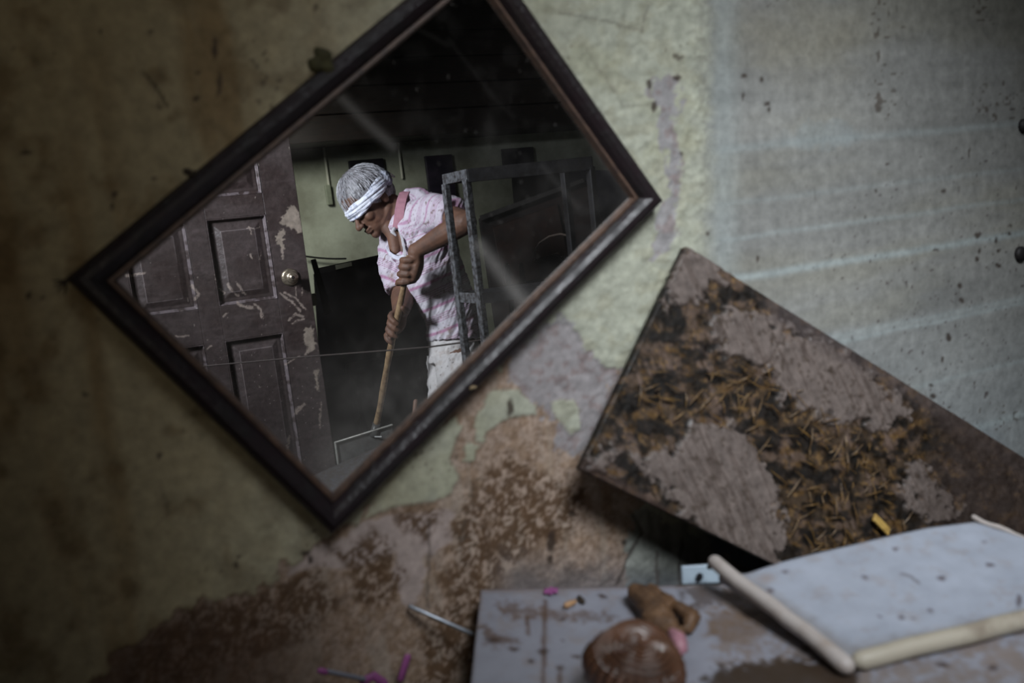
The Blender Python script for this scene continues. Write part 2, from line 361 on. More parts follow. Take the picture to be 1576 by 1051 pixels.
# ------------------------------------------------------------------ FRAMED MIRROR
L0, B0, T0, R0 = [onY(x, y, -.035) for x, y in ((100, 430), (513, 825), (740, -99), (1027, 308))]
C0 = (L0+B0+T0+R0)/4; eu = (T0-L0+R0-B0); eu[1] = 0; eu /= np.linalg.norm(eu); ev = np.array([-eu[2], 0, eu[0]]); en = np.array([0, -1, 0.])
HU = .2998; HVV = .1988
mir = empty('framed_mirror', C0*np.array([1, 0, 1])+np.array([0, -.001, 0]))
tag(mir, 'dusty rectangular mirror in a dark wooden frame hung askew on the peeling wall', 'mirror')
m_frame = mat('dark_frame_wood', (.018, .011, .0135), .36, c2=(.008, .0055, .006), scale=30, stretch=(1, 1, 1), bump=.3, bscale=120, rough2=.55)
m_lip = mat('worn_frame_lip', (.11, .064, .044), .6, c2=(.05, .03, .024), scale=80)
def frame_ring(prof, name, m):
    V = []; Fc = []; sub = 14
    for (ins, y) in prof:
        for (su, sv) in ((-1, -1), (1, -1), (1, 1), (-1, 1)):
            V.append(np.array([C0[0], 0, C0[2]])+eu*su*(HU-ins)+ev*sv*(HVV-ins)+en*y)
    n = len(prof)
    for i in range(n):
        for j in range(4):
            a = i*4+j; b_ = i*4+(j+1) % 4; k = ((i+1) % n)*4; Fc.append((a, b_, k+(j+1) % 4, k+j))
    o = mesh(name, V, Fc, m, mir, smooth=False, recalc=True); return o
frame_ring([(0, .002), (0, .026), (.003, .032), (.009, .0355), (.015, .0355), (.021, .032), (.026, .027), (.027, .002)], 'frame', m_frame)
frame_ring([(.0271, .002), (.0271, .027), (.031, .028), (.034, .0215), (.034, .002)], 'inner_molding', m_lip)
b = MB(); b.box(np.array([C0[0], -.010, C0[2]]), (2*HU-.07, 2*HVV-.07, .012), (eu, ev, en)); b.build('backing_board', m_dark, mir)
mg = bpy.data.materials.new('dusty_mirror_glass'); mg.use_nodes = True; nt = mg.node_tree; N = nt.nodes; LK = nt.links
for n_ in list(N): N.remove(n_)
out = N.new('ShaderNodeOutputMaterial'); mxs = N.new('ShaderNodeMixShader'); gl = N.new('ShaderNodeBsdfGlossy'); df = N.new('ShaderNodeBsdfDiffuse')
gl.inputs['Color'].default_value = (.86, .87, .87, 1); gl.inputs['Roughness'].default_value = 0.0
df.inputs['Color'].default_value = (.42, .40, .38, 1)
at = N.new('ShaderNodeAttribute'); at.attribute_name = 'col'
LK.new(at.outputs['Fac'], mxs.inputs[0]); LK.new(gl.outputs[0], mxs.inputs[1]); LK.new(df.outputs[0], mxs.inputs[2]); LK.new(mxs.outputs[0], out.inputs[0])
def dustcol(px, py, P):
    a = fbm(px/110, py/110, 81); b_ = fbm(px/28, py/28, 82); f = fbm(px/3.2, py/3.2, 83, 3)
    d = .005+.035*ss(.5, .75, a)*b_+.012*ss(.5, .8, b_)
    for x, y, rx, ry, k in ((560, 640, 130, 100, .15), (520, 720, 60, 60, .14), (300, 460, 120, 90, .05), (440, 210, 40, 30, .14), (250, 400, 70, 40, .06), (800, 470, 120, 50, .07), (650, 560, 80, 90, .05), (880, 300, 90, 60, .035), (540, 470, 60, 40, .03)):
        d = d+k*np.exp(-((px-x)/rx)**2-((py-y)/ry)**2)*(.45+1.1*b_)
    for pts, wd, k in (([(525, 150), (560, 185), (605, 225)], 8, .17), ([(738, 378), (775, 425), (815, 478)], 11, .24), ([(835, 255), (890, 320)], 5, .03), ([(690, 60), (760, 150), (790, 180)], 3, .015), ([(600, 20), (690, 70)], 3, .02)):
        d = d+k*np.exp(-(seg(px, py, pts)/wd)**2)
    em = sd(px, py, [(175, 432), (517, 770), (976, 308), (735, -60)]); d = d+.08*ss(-20, 0, em)*b_
    d = d+.16*ss(.93, 1., vn(px/4, py/4, 84))*ss(.4, .6, a)+.25*ss(.975, 1., vn(px/6, py/6, 85))
    return np.repeat(np.clip(d, 0, .8)[:, None], 3, 1)
gridmesh('mirror_glass', np.linspace(-HU+.033, HU-.033, 270), np.linspace(-HVV+.033, HVV-.033, 170),
         lambda u, v: np.array([C0[0], MY, C0[2]])[None]+eu[None]*u[:, None]+ev[None]*v[:, None], mg, mir, colf=dustcol)
# dirt clods stuck on the frame
m_moss = mat('dried_mossy_mud', (.065, .06, .02), .9, c2=(.035, .03, .012), bscale=90, bump=.6)
m_clod = mat('dried_mud_clod', (.04, .028, .018), .9)
def clod(px, py, Y, r, name, label, m, cat='clod', n=7, st=(1, .5, .6), group=None):
    p = onY(px, py, Y); q = MB()
    for i in range(n): q.sph(p+rng.normal(0, 1, 3)*r*.45*np.array([st[0], .3, st[2]]), r*rng.uniform(.35, .65))
    V, Nn, Fc = remesh(q, r*.16, 2); V = V+Nn*(rng.random((len(V), 1))-.5)*r*.1
    o = mesh(name, V, Fc, m, None); tag(o, label, cat, group); return o
clod(500, 86, -.03, .013, 'mud_clod', 'greenish mossy clod stuck on the upper left edge of the mirror frame', m_moss, n=12, st=(1.5, 1, .9))
clod(292, 264, -.03, .0055, 'mud_clod', 'small dark clod on the mirror frame halfway down its upper left side', m_clod)
clod(727, 596, -.036, .0035, 'mud_clod', 'tiny pale clod stuck on the lower right face of the mirror frame', mat('pale_crumb', (.35, .26, .15), .9))
q = MB(); p = onY(103, 432, -.03)
for dx, dz in ((-.012, -.004), (-.010, -.010), (-.004, -.014), (-.013, .002)): q.tube([p, p+np.array([dx*.6, -.003, dz*.5]), p+np.array([dx, -.002, dz])], [.0016, .001, .0005], 6)
tag(q.build('dry_twig', m_clod), 'small dark twig caught at the left corner of the mirror frame', 'twig')
# dark plugs in the right of the wall
for (x, y, r, lab) in ((1569, 391, .0135, 'round dark plug in the wall above the leaning panel, lower of two'), (1574, 194, .012, 'round dark plug high on the wall at the right, upper of two')):
    p = onY(x, y, 0); q = MB(); q.tube([p+[0, .01, 0], p+[0, -.004, 0], p+[0, -.008, 0]], [r, r, r*.75], 20, cap='flat')
    tag(q.build('wall_plug', mat('black_rubber', (.012, .010, .010), .6), smooth=True), lab, 'plug')

# ------------------------------------------------------------------ MUDDY BOARD leaning on the wall
A_ = onY(1055, 380, -.03)
def onboard(px, py, k=.16):
    r = ray(px, py); t = (-.03-k*A_[2]+k*CAM[2]-CAM[1])/(r[1]-k*r[2]); return CAM+r*t
Lb = onboard(893, 722); Tb = onboard(1576, 705)
b1 = Lb-A_; h1 = np.linalg.norm(b1); b1 /= h1; b2 = Tb-A_; b2 /= np.linalg.norm(b2); bn = np.cross(b1, b2); bn = bn/np.linalg.norm(bn); bn = bn if bn[1] < 0 else -bn
TAUPE = [[(1055, 382), (1100, 402), (1130, 430), (1090, 440), (1060, 470), (1030, 480), (1020, 440)],
         [(1185, 560), (1210, 520), (1250, 515), (1300, 545), (1345, 575), (1398, 635), (1350, 655), (1290, 640), (1230, 625), (1195, 600)],
         [(960, 690), (1000, 700), (1040, 690), (1065, 650), (1100, 655), (1150, 670), (1165, 710), (1195, 760), (1205, 830), (1190, 880), (1120, 870), (1060, 800), (1010, 745)],
         [(1110, 470), (1160, 490), (1220, 500), (1180, 560), (1130, 560), (1100, 520)],
         [(1390, 700), (1440, 740), (1480, 790), (1420, 800), (1390, 760)],
         [(900, 715), (935, 680), (950, 700), (930, 735), (900, 728)]]
m_board = mat('wet_mud_board', attr='col', rough=.42, scale=70, varn=.3, bump=.4, bscale=60, rough2=.75, lo=.35, hi=.6, spec=.4)
def boardcol(px, py, P):
    a = fbm(px/40, py/40, 101); g = fbm(px/15, py/15, 102); f = fbm(px/5, py/5, 103, 3)
    # fibres run along the board's short side
    s1 = (px*.42-py*-.9); s2 = (px*.9-py*.42); st = fbm((px*.92-py*.4)/5, (px*.4+py*.92)/55, 104, 4)
    c = np.array((.028, .017, .009))[None]*np.ones((len(px), 1))*(.6+.9*f[:, None])
    c = mixc(c, ss(.5, .62, g)*.55, (.085, .056, .042)); c = mixc(c, ss(.56, .68, a*.5+st*.5)*.6, (.11, .076, .062))
    c = mixc(c, ss(.58, .72, fbm(px/18, py/11, 105))*ss(480, 560, py)*.75, (.07, .036, .009))
    c = mixc(c, ss(.62, .72, fbm(px/6, py/6, 106, 3))*.6, (.13, .075, .028))
    h = .0022*g+.0008*f
    wx = px+(g-.5)*60+(f-.5)*16; wy = py+(fbm(px/15, py/15, 107)-.5)*60
    c = c*(.16+1.25*ss(.4, .62, fbm(px/18, py/13, 108)))[:, None]
    for I in TAUPE:
        k = ss(4, -5, sd(wx, wy, I)); tc_ = np.array((.145, .115, .102))[None]*(.72+.5*st[:, None]); c = c*(1-k[:, None])+tc_*k[:, None]; h = h*(1-.8*k)+.0045*k+.0008*st*k
        c = mixc(c, k*ss(.56, .66, st)*.6, (.06, .042, .034)); c = mixc(c, k*ss(.60, .68, f*.6+g*.4)*.7, (.045, .03, .02))
    # bare polished rim along the lower left and the top right
    dl = seg(px, py, [(893, 722), (1155, 882)]); c = mixc(c, ss(24, 12, dl)*.7, (.045, .026, .02))
    dr = seg(px, py, [(1200, 470), (1400, 590), (1576, 705)]); c = mixc(c, ss(34, 14, dr+(g-.5)*20)*.6, (.075, .058, .055))
    c = mixc(c, ss(1380, 1500, px+(a-.5)*100)*.7, (.05, .034, .028))
    return c, h
brd = gridmesh('muddy_board', np.linspace(0, h1, 190), np.linspace(0, .80, 330), lambda u, v: A_[None]+b1[None]*u[:, None]+b2[None]*v[:, None], m_board, colf=boardcol, nrm=bn, thick=.014)
tag(brd, 'rectangular board smeared with brown mud and straw, leaning on the wall right of the mirror', 'board')
q = MB(); zone = [[(1010, 560), (1180, 560), (1330, 680), (1400, 800), (1350, 850), (1230, 850), (1190, 740), (1090, 640), (960, 640)]]
Zp = zone[0]; n_ = 0
while n_ < 150:
    x, y = rng.uniform(960, 1400), rng.uniform(540, 850)
    if sd(np.array([x]), np.array([y]), Zp)[0] > 0: continue
    p = onboard(x, y)+bn*.007; th = rng.uniform(0, math.pi); d = b1*math.cos(th)+b2*math.sin(th); l = rng.uniform(.004, .018)
    q.tube([p-d*l, p+bn*.002, p+d*l+bn*rng.uniform(-.001, .003)], [.0004, rng.uniform(.0005, .0014), .0003], 5); n_ += 1
so = q.build('straw_debris', mat('wet_straw', (.17, .095, .026), .5, c2=(.06, .03, .01), scale=60), brd); so['kind'] = 'stuff'
p = onboard(1348, 806)+bn*.010; q = MB(); q.box(p, (.036, .012, .006), ((b2*.9+b1*.25)/np.linalg.norm(b2*.9+b1*.25), np.cross(bn, b2), bn))
tag(q.build('wood_chip', mat('yellow_chip', (.55, .36, .10), .5, c2=(.30, .18, .05), scale=80), bevel=.002), 'bright yellow wood chip stuck in the mud near the lower edge of the board', 'wood chip')

# ------------------------------------------------------------------ WHITE APPLIANCE TOP
ZT = .745
c0 = np.array([.344, -.025, ZT]); s1 = np.array([.815, -.58, 0]); s1 /= np.linalg.norm(s1); s2 = np.array([-s1[1]*-1, -s1[0], 0]); s2 = np.array([-.421, -.907, 0])
m_enam = mat('dirty_white_enamel', attr='col', rough=.38, scale=30, varn=.10, bump=.12, bscale=25)
m_rim = mat('dirty_white_rim', (.42, .375, .35), .5, c2=(.30, .24, .20), scale=28, lo=.5, hi=.75)
def topcol(px, py, P):
    a = fbm(px/50, py/30, 121); g = fbm(px/18, py/12, 122); f = fbm(px/6, py/5, 123, 3)
    c = np.array((.265, .272, .318))[None]*np.ones((len(px), 1))*(.9+.2*a[:, None])
    c = mixc(c, ss(.5, .7, g)*.3, (.25, .19, .15))
    k = ss(.48, .6, g*.5+f*.5+ .12*ss(1060, 1200, px)-.02)*ss(1060, 1120, px+(g-.5)*60); c = mixc(c, k*.6, (.17, .12, .085))
    for I, col, kk in (([(1080, 1060), (1090, 1030), (1150, 1020), (1200, 1010), (1300, 1020), (1330, 1060)], (.035, .02, .01), .95), ([(1090, 940), (1140, 930), (1190, 950), (1150, 990), (1100, 985)], (.14, .09, .055), .7), ([(1040, 900), (1160, 900), (1130, 925), (1060, 940)], (.06, .04, .03), .8), ([(755, 925), (820, 935), (880, 942), (945, 945), (940, 955), (850, 952), (780, 945)], (.10, .055, .03), .7), ([(738, 960), (790, 985), (760, 995), (735, 990)], (.10, .06, .04), .8)):
        c = mixc(c, kk*ss(6, -6, sd(px+(g-.5)*60+(f-.5)*20, py+(f-.5)*30, I)), col)
    for L_ in ([(839, 925), (836, 1060)], [(811, 950), (814, 975)], [(862, 1030), (862, 1060)]): c = mixc(c, .8*ss(5, 1.5, seg(px+(f-.5)*4, py, L_)), (.09, .05, .03))
    c = spots(px, py, c, [(790, 999, 12, 4), (835, 1001, 10, 5), (862, 1028, 9, 5), (903, 1040, 7, 8), (817, 1016, 6, 4), (890, 1010, 5, 3), (867, 954, 5, 4), (928, 918, 7, 4), (865, 985, 3, 3), (885, 1010, 8, 3), (1240, 1000, 8, 5), (1450, 1022, 11, 6), (1529, 1027, 9, 5), (760, 985, 14, 6), (1155, 945, 14, 7)], (.045, .025, .018), .85, 4)
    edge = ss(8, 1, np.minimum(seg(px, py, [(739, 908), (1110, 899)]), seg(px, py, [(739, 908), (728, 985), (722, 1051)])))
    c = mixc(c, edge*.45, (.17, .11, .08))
    return c, -.0004*f
box = gridmesh('white_appliance', np.linspace(0, .95, 330), np.linspace(0, .62, 220), lambda u, v: c0[None]+s1[None]*u[:, None]+s2[None]*v[:, None], m_enam, colf=topcol, nrm=np.array([0, 0, 1.]), thick=.03)
tag(box, 'overturned dirty white appliance with a flat top below the mirror and board', 'appliance')
q = MB(); ctr = c0+s1*.50+s2*.33; q.box((ctr[0], ctr[1], .357), (.80, .50, .714), (s1, s2, (0, 0, 1)))
q.build('cabinet', mat('shaded_enamel', (.25, .23, .22), .6, c2=(.1, .07, .05), scale=8), box, bevel=.01)
# panel with raised rims leaning over the top
J = atD(1305, 1022, .810); E_ = atD(1585, 953, .850); TL = atD(1102, 866, 1.005)
pn = np.cross(E_-J, TL-J); pn /= np.linalg.norm(pn); pn = pn if pn[2] > 0 else -pn
def onP(px, py, p0=J, n=pn):
    r = ray(px, py); return CAM+r*(((p0-CAM)@n)/(r@n))
outline = [(1106, 884), (1150, 883), (1200, 868), (1250, 856), (1310, 842), (1370, 826), (1430, 811), (1500, 800), (1540, 812), (1600, 832)]
def panelpos(u, v):
    xs_ = np.array([p[0] for p in outline]); ys_ = np.array([p[1] for p in outline]); P = []
    for a, b_ in zip(u, v):
        tx = 1106+a*(1600-1106); ty = np.interp(tx, xs_, ys_); bx_ = 1305+a*(1610-1305); by_ = 1022+a*(948-1022)
        P.append(onP(tx*(1-b_)+bx_*b_, ty*(1-b_)+by_*b_))
    return np.array(P)
def panelcol(px, py, P):
    a = fbm(px/50, py/30, 131); g = fbm(px/14, py/9, 132)
    c = np.array((.32, .345, .405))[None]*np.ones((len(px), 1))*(.9+.2*a[:, None]); c = mixc(c, ss(.55, .75, g)*.3, (.25, .2, .17))
    ed = np.minimum(seg(px, py, [(1305, 1015), (1600, 945)]), seg(px, py, [(1102, 870), (1305, 1015)])); c = mixc(c, ss(26, 6, ed+(g-.5)*24)*.5, (.15, .12, .09))
    c = mixc(c, .5*ss(22, 3, np.hypot(px-1180, (py-892)*1.8)), (.25, .17, .12))
    c = spots(px, py, c, [(1388, 952, 6, 5), (1433, 940, 5, 4), (1449, 889, 8, 5), (1332, 891, 6, 4), (1379, 846, 5, 4), (1186, 911, 5, 5), (1525, 866, 7, 3), (1568, 920, 5, 12), (1515, 830, 3, 3), (1209, 884, 5, 4), (1405, 950, 4, 2), (1355, 952, 4, 2), (1390, 942, 3, 2)], (.06, .035, .035), .8, 3)
    c = mixc(c, .7*ss(3, 1, seg(px, py, [(1388, 884), (1400, 887), (1414, 897)])), (.1, .08, .08))
    return c, .003*np.sin(px/90)
pan = empty('appliance_door', J); tag(pan, 'bluish white appliance panel with pale raised rims lying over the right of the overturned appliance', 'panel')
gridmesh('panel', np.linspace(0, 1, 110), np.linspace(0, 1, 60), panelpos, m_enam, pan, colf=panelcol, nrm=pn, thick=.008)
def crooked(px0, d0, px1, d1, n=9, wob=.001):
    A1 = atD(*px0, d0); B1 = atD(*px1, d1); P = []
    for i in range(n): P.append(A1+(B1-A1)*i/(n-1)+rng.normal(0, wob, 3))
    return P
q = MB(); q.tube(crooked((1098, 864), 1.0, (1300, 1020), .807), [.0085]*8+[.0095], 14); q.build('rim', m_rim, pan, smooth=True)
q = MB(); q.tube(crooked((1325, 1014), .812, (1600, 949), .852), [.0095]*9, 14); q.build('rim', mat('yellowed_rim', (.38, .34, .27), .5, c2=(.2, .16, .12), scale=28, lo=.5, hi=.75), pan, smooth=True)
q = MB(); q.tube(crooked((1500, 798), 1.14, (1600, 840), 1.08), .004, 8); q.build('edge_strip', m_rim, pan, smooth=True)
clod(1097, 868, -.2, .006, 'mud_clod', 'brown clod on the upper end of the pale rim below the board', m_clod)
# white plate with a hole behind
q = MB(); P4 = [atD(x, y, 1.055) for x, y in ((1050, 872), (1108, 868), (1132, 896), (1051, 899))]; nn = np.array([0, .004, 0])
q.hexa(P4+[p+nn for p in P4])
pl_ = q.build('bracket_plate', mat('pale_blue_plate', (.38, .46, .53), .4, c2=(.32, .39, .46)), bevel=.001); tag(pl_, 'small pale blue plate with a dark hole standing behind the appliance under the board', 'plate')
q = MB(); p = atD(1076, 887, 1.053); q.tube([p, p+[0, -.002, 0]], .0045, 14, cap='flat'); q.build('hole', mat('hole_dark', (.008, .008, .012), .8), pl_)

# copper-brown ribbed ball and the things round it
m_cop = mat('copper_brown_cord', attr='col', rough=.36, scale=30, varn=.4, bump=.2, spec=.7)
cc = onZ(978, 1028, ZT+.034); rb = .0425
q = MB(); n_lat = 120; n_lon = 128; V = []; Fc = []; CC = []
ax = np.array([0.05, -.35, .93]); ax /= np.linalg.norm(ax); e1 = np.cross(ax, [0, 1, 0]); e1 /= np.linalg.norm(e1); e2 = np.cross(ax, e1)
for i in range(n_lat+1):
    th = math.pi*i/n_lat
    for j in range(n_lon):
        ph = 2*math.pi*j/n_lon; k = ss(.75, 1.25, np.array(th))
        rib = (1-k)*.0030*math.sin(th*50+math.sin(ph)*1.5)+k*.0034*math.cos(ph*30+2*math.sin(ph*2+th))*math.sin(th)
        CC.append(np.array((.105, .046, .024))*(.45+.75*min(1, max(0, .5+rib/.005))))  # groove shade put into the colour so the ribs stand out
        dent = -.010*math.exp(-(th/.5)**2); r_ = rb+rib+dent+.002*math.sin(ph*3+th*2)
        V.append(cc+(e1*math.cos(ph)+e2*math.sin(ph))*math.sin(th)*r_*1.06+ax*math.cos(th)*r_*.82)
for i in range(n_lat):
    for j in range(n_lon):
        a = i*n_lon+j; b_ = i*n_lon+(j+1) % n_lon; Fc.append((a, b_, b_+n_lon, a+n_lon))
wb = mesh('ribbed_ball', V, Fc, m_cop, None, recalc=True, color=np.array(CC)); tag(wb, 'shiny copper brown ball wound with fine ribs on the white appliance', 'ball')
q = MB(); q.ell(cc+ax*rb*.30*.82+np.array([-.026, -.030, .004]), np.eye(3)*.008); 
m_cloth = mat('muddy_brown_cloth', (.15, .078, .036), .6, c2=(.06, .032, .018), scale=30, bump=.8, bscale=40)
def pz(px, py, z): return onZ(px, py, ZT+z)
q = MB()
for pts, rr in (([(982, 914, .014), (1000, 930, .017), (1020, 950, .017)], [.013, .015, .013]), ([(1003, 905, .014), (1030, 925, .016), (1065, 952, .014)], [.006, .007, .007]), ([(1040, 935, .01), (1066, 950, .01), (1060, 965, .008)], [.008, .010, .008]), ([(1010, 955, .014), (1030, 965, .012), (1040, 975, .01)], [.016, .013, .010])):
    q.tube([pz(x, y, z) for x, y, z in pts], rr, 12)
V, Nn, Fc = remesh(q, .0022, 3)
px_, py_ = proj(V); V = V+Nn*((fbm(px_/12+py_/30, py_/8, 141)-.5)*.006)[:, None]
tag(mesh('crumpled_cloth', V, Fc, m_cloth), 'crumpled muddy brown cloth behind the copper ball', 'cloth')
q = MB(); q.tube([pz(1034, 972, .02), pz(1044, 984, .022), pz(1046, 998, .018), pz(1040, 1008, .012)], [.004, .0085, .0085, .005], 12)
tag(q.build('pink_petal', mat('pink_plastic', (.38, .18, .22), .5), smooth=True), 'curled pink plastic piece leaning on the right of the copper ball', 'plastic piece')
m_mag = mat('magenta_plastic', (.30, .08, .24), .6)
q = MB()
for i in range(6):
    t = i*math.pi/3; p = pz(848, 910, .003); d = np.array([math.cos(t), math.sin(t),   .15])*.0055; q.ell(p+d, (np.array([d[0], d[1], 0])*.9, np.array([-d[1], d[0], 0])*.6, np.array([0, 0, .0015])), 8, 6)
tag(q.build('pink_flower', m_mag, smooth=True), 'small magenta artificial flower at the back edge of the white appliance', 'flower')
q = MB(); p = pz(879, 929, .005); q.tube([p-[.006, 0, 0], p+[.006, .002, 0]], [.0038, .0026], 10); tag(q.build('pebble', mat('tan_chip', (.45, .26, .13), .5), smooth=True), 'small tan pebble on the white appliance right of the magenta flower', 'pebble')
q = MB(); p = pz(893, 923, .003); q.tube([p-[0, .006, 0], p+[.002, .006, 0]], [.0035, .003], 10); tag(q.build('pebble', m_clod, smooth=True), 'small dark pebble beside the tan pebble on the white appliance', 'pebble')
# metal rod at the foot of the wall and the pink scraps below it
q = MB(); a1 = onY(631, 933, -.012); a2 = onY(726, 975, -.045); q.tube([a1, a2], .0026, 10); 
tag(q.build('metal_rod', mat('dull_steel', (.42, .46, .52), .35, metal=.7, c2=(.28, .3, .34)), smooth=True), 'thin grey metal rod slanting across the wall foot left of the appliance', 'rod')
for pts, r_, lab in (([(627, 1012), (622, 1028), (617, 1044)], .0048, 'upright pink plastic scrap at the bottom of the wall under the metal rod'), ([(560, 1048), (575, 1040), (590, 1051)], .006, 'crumpled pink plastic scrap lowest at the wall foot'), ([(493, 1032), (501, 1034)], .004, 'small pink plastic scrap at the left end of the grey strip')):
    q = MB(); q.tube([onY(x, y, -.03) for x, y in pts], r_, 8, flat=((0, 1, 0), .5)); tag(q.build('plastic_scrap', m_mag, smooth=True), lab, 'plastic scrap')
q = MB(); q.tube([onY(505, 1033, -.03), onY(560, 1045, -.035)], .003, 8, flat=((0, 1, 0), .4)); tag(q.build('grey_strip', mat('grey_strip', (.2, .2, .24), .5), smooth=True), 'thin grey strip between the pink scraps at the foot of the wall', 'strip')

# ------------------------------------------------------------------ PEELING DOOR seen in the mirror (stands open behind the camera)
DY = -2.24
m_door = mat('dusty_brown_door', attr='col', rough=.42, scale=60, varn=.25, bump=.5, bscale=50, spec=.5)
PAN = [(.01, .215), (.285, .49)]; PZ = [(.30, .885), (1.01, 1.315), (1.39, 1.82)]
door = empty('door_1', (.25, DY, 0)); tag(door, kind='structure')
def doorh(X, Z):
    h = np.zeros(X.shape)
    for x0, x1 in PAN:
        for z0, z1 in PZ:
            d = np.minimum(np.minimum(X-x0, x1-X), np.minimum(Z-z0, z1-Z))
            q_ = np.where(d < 0, 0, np.where(d < .012, -.014*ss(0, .012, d)+.004*np.sin(np.clip(d/.012, 0, 1)*math.pi*2), np.where(d < .024, -.014, np.where(d < .045, -.014+.009*(d-.024)/.021, -.005))))
            h = np.where(d > 0, q_, h)
    return h
SM = [([(352, 437), (358, 448), (368, 455)], 2.2), ([(364, 436), (374, 448), (378, 452)], 2.2), ([(340, 443), (346, 452)], 2), ([(366, 466), (378, 472), (390, 474)], 2.5), ([(392, 470), (402, 478), (404, 488)], 2.5), ([(432, 452), (448, 462), (462, 478)], 2.2), ([(438, 450), (455, 458), (470, 476)], 2), ([(445, 492), (455, 482), (466, 486)], 2.4), ([(450, 498), (460, 492), (468, 490)], 2), ([(402, 388), (400, 402)], 1.4),
      ([(386, 390), (388, 398)], 1.6), ([(384, 350), (388, 360)], 1.2), ([(296, 440), (306, 452), (300, 460)], 2.5), ([(350, 480), (344, 486)], 1.8), ([(330, 424), (334, 434)], 1.5), ([(433, 376), (436, 398)], 2), ([(455, 440), (456, 455)], 1), ([(466, 442), (464, 455)], 1.2), ([(455, 635), (468, 622)], 3), ([(456, 633), (463, 628)], 4), ([(195, 425), (222, 422)], 3), ([(270, 518), (290, 516)], 1.6), ([(318, 538), (326, 532)], 1.4), ([(440, 560), (452, 553), (462, 548)], 1.5), ([(470, 545), (484, 536)], 3),
      ([(443, 690), (446, 672)], 3), ([(494, 620), (492, 660)], 2), ([(400, 350), (380, 352)], .8)]
PEELD = [[(443, 322), (452, 314), (458, 322), (466, 338), (464, 356), (456, 360), (450, 350), (440, 348), (432, 342)], [(425, 358), (432, 352), (437, 358), (434, 366), (440, 384), (432, 386), (426, 378)], [(470, 505), (480, 500), (484, 540), (474, 545), (468, 525)], [(483, 570), (489, 566), (491, 600), (486, 598)]]
def doorcol(px0, py0, P):
    Q = refl(P); px, py = proj(Q); X = P[:, 0]; Z = P[:, 2]
    a = fbm(X*7, Z*7, 151); g = fbm(X*40, Z*40, 152); f = fbm(X*150, Z*150, 153, 3); v = fbm(X*12, Z*60, 154)
    c = np.array((.046, .031, .029))[None]*np.ones((len(px), 1))*(.75+.5*g[:, None])
    c = mixc(c, ss(.35, .7, a)*.6, (.088, .069, .067))
    c = mixc(c, ss(.5, .8, v)*.3, (.13, .10, .10)); c = mixc(c, ss(.3, 1., 1-Z/1.2)*.5, (.13, .10, .10))
    h = doorh(X, Z)
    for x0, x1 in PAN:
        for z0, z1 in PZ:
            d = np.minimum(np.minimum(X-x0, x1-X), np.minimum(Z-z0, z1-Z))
            rl = (np.abs(d-.006) < .006)&((x1-X < .02)|(Z-z0 < .02)); c = mixc(c, rl*.75*ss(.35, .55, fbm(X*60+Z*7, Z*50, 155)), (.21, .175, .185))  # light caught on right and lower mouldings, painted as pale lines
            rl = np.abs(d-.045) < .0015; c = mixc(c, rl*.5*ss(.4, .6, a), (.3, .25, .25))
    wx = px+(f-.5)*5; wy = py+(g-.5)*7
    for pts, wd in SM: c = mixc(c, .8*ss(wd*1.1, wd*.4, seg(wx, wy, pts))*ss(.25, .45, f), (.36, .29, .25)); 
    for I in PEELD: c = mixc(c, .9*ss(1.5, -1, sd(px+(g-.5)*14+(f-.5)*8, py+(fbm(X*40+9, Z*40, 156)-.5)*14, I)), (.34, .28, .23))
    c = mixc(c, ss(.955, .985, vn(X*260, Z*260, 157))*ss(.95, .7, Z)*.85, (.5, .45, .42))
    c = mixc(c, ss(.97, .99, vn(X*140, Z*90, 158))*.8, (.4, .34, .3))
    return c, h+.0006*g
def dpatch(name, x0, x1, z0, z1):
    n1_ = max(4, int((x1-x0)/.0022)); n2_ = max(4, int((z1-z0)/.0026))
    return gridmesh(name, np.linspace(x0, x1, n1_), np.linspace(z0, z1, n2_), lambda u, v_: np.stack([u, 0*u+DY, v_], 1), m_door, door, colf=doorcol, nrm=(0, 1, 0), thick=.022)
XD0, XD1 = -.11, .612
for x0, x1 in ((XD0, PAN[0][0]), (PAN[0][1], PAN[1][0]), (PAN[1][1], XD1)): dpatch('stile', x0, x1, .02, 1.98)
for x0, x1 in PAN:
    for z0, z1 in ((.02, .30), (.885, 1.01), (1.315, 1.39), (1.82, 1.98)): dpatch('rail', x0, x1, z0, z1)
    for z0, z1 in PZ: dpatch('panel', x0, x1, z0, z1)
m_brass = mat('tarnished_metal', (.50, .42, .32), .35, metal=.8, c2=(.25, .2, .15), scale=120)
kp = R(452, 427, 3.07); kp[1] = DY
q = MB(); q.tube([kp, kp+[0, .006, 0], kp+[0, .009, 0]], [.032, .031, .024], 28, cap='flat'); rs = q.build('rosette', m_brass, door, smooth=True)
q = MB(); q.tube([kp+[0, .006, 0], kp+[0, .03, 0], kp+[0, .035, 0], kp+[0, .05, 0], kp+[0, .056, 0]], [.010, .010, .021, .023, .016], 24, cap='flat'); q.tube([kp+[0, .05, 0], kp+[0, .0605, 0]], [.014, .012], 20, cap='flat'); kb = q.build('knob', m_brass, door, smooth=True)
q = MB(); q.tube([kp+[0, .06, 0], kp+[0, .0625, 0]], .006, 12, cap='flat'); q.build('keyhole', m_dark, kb)

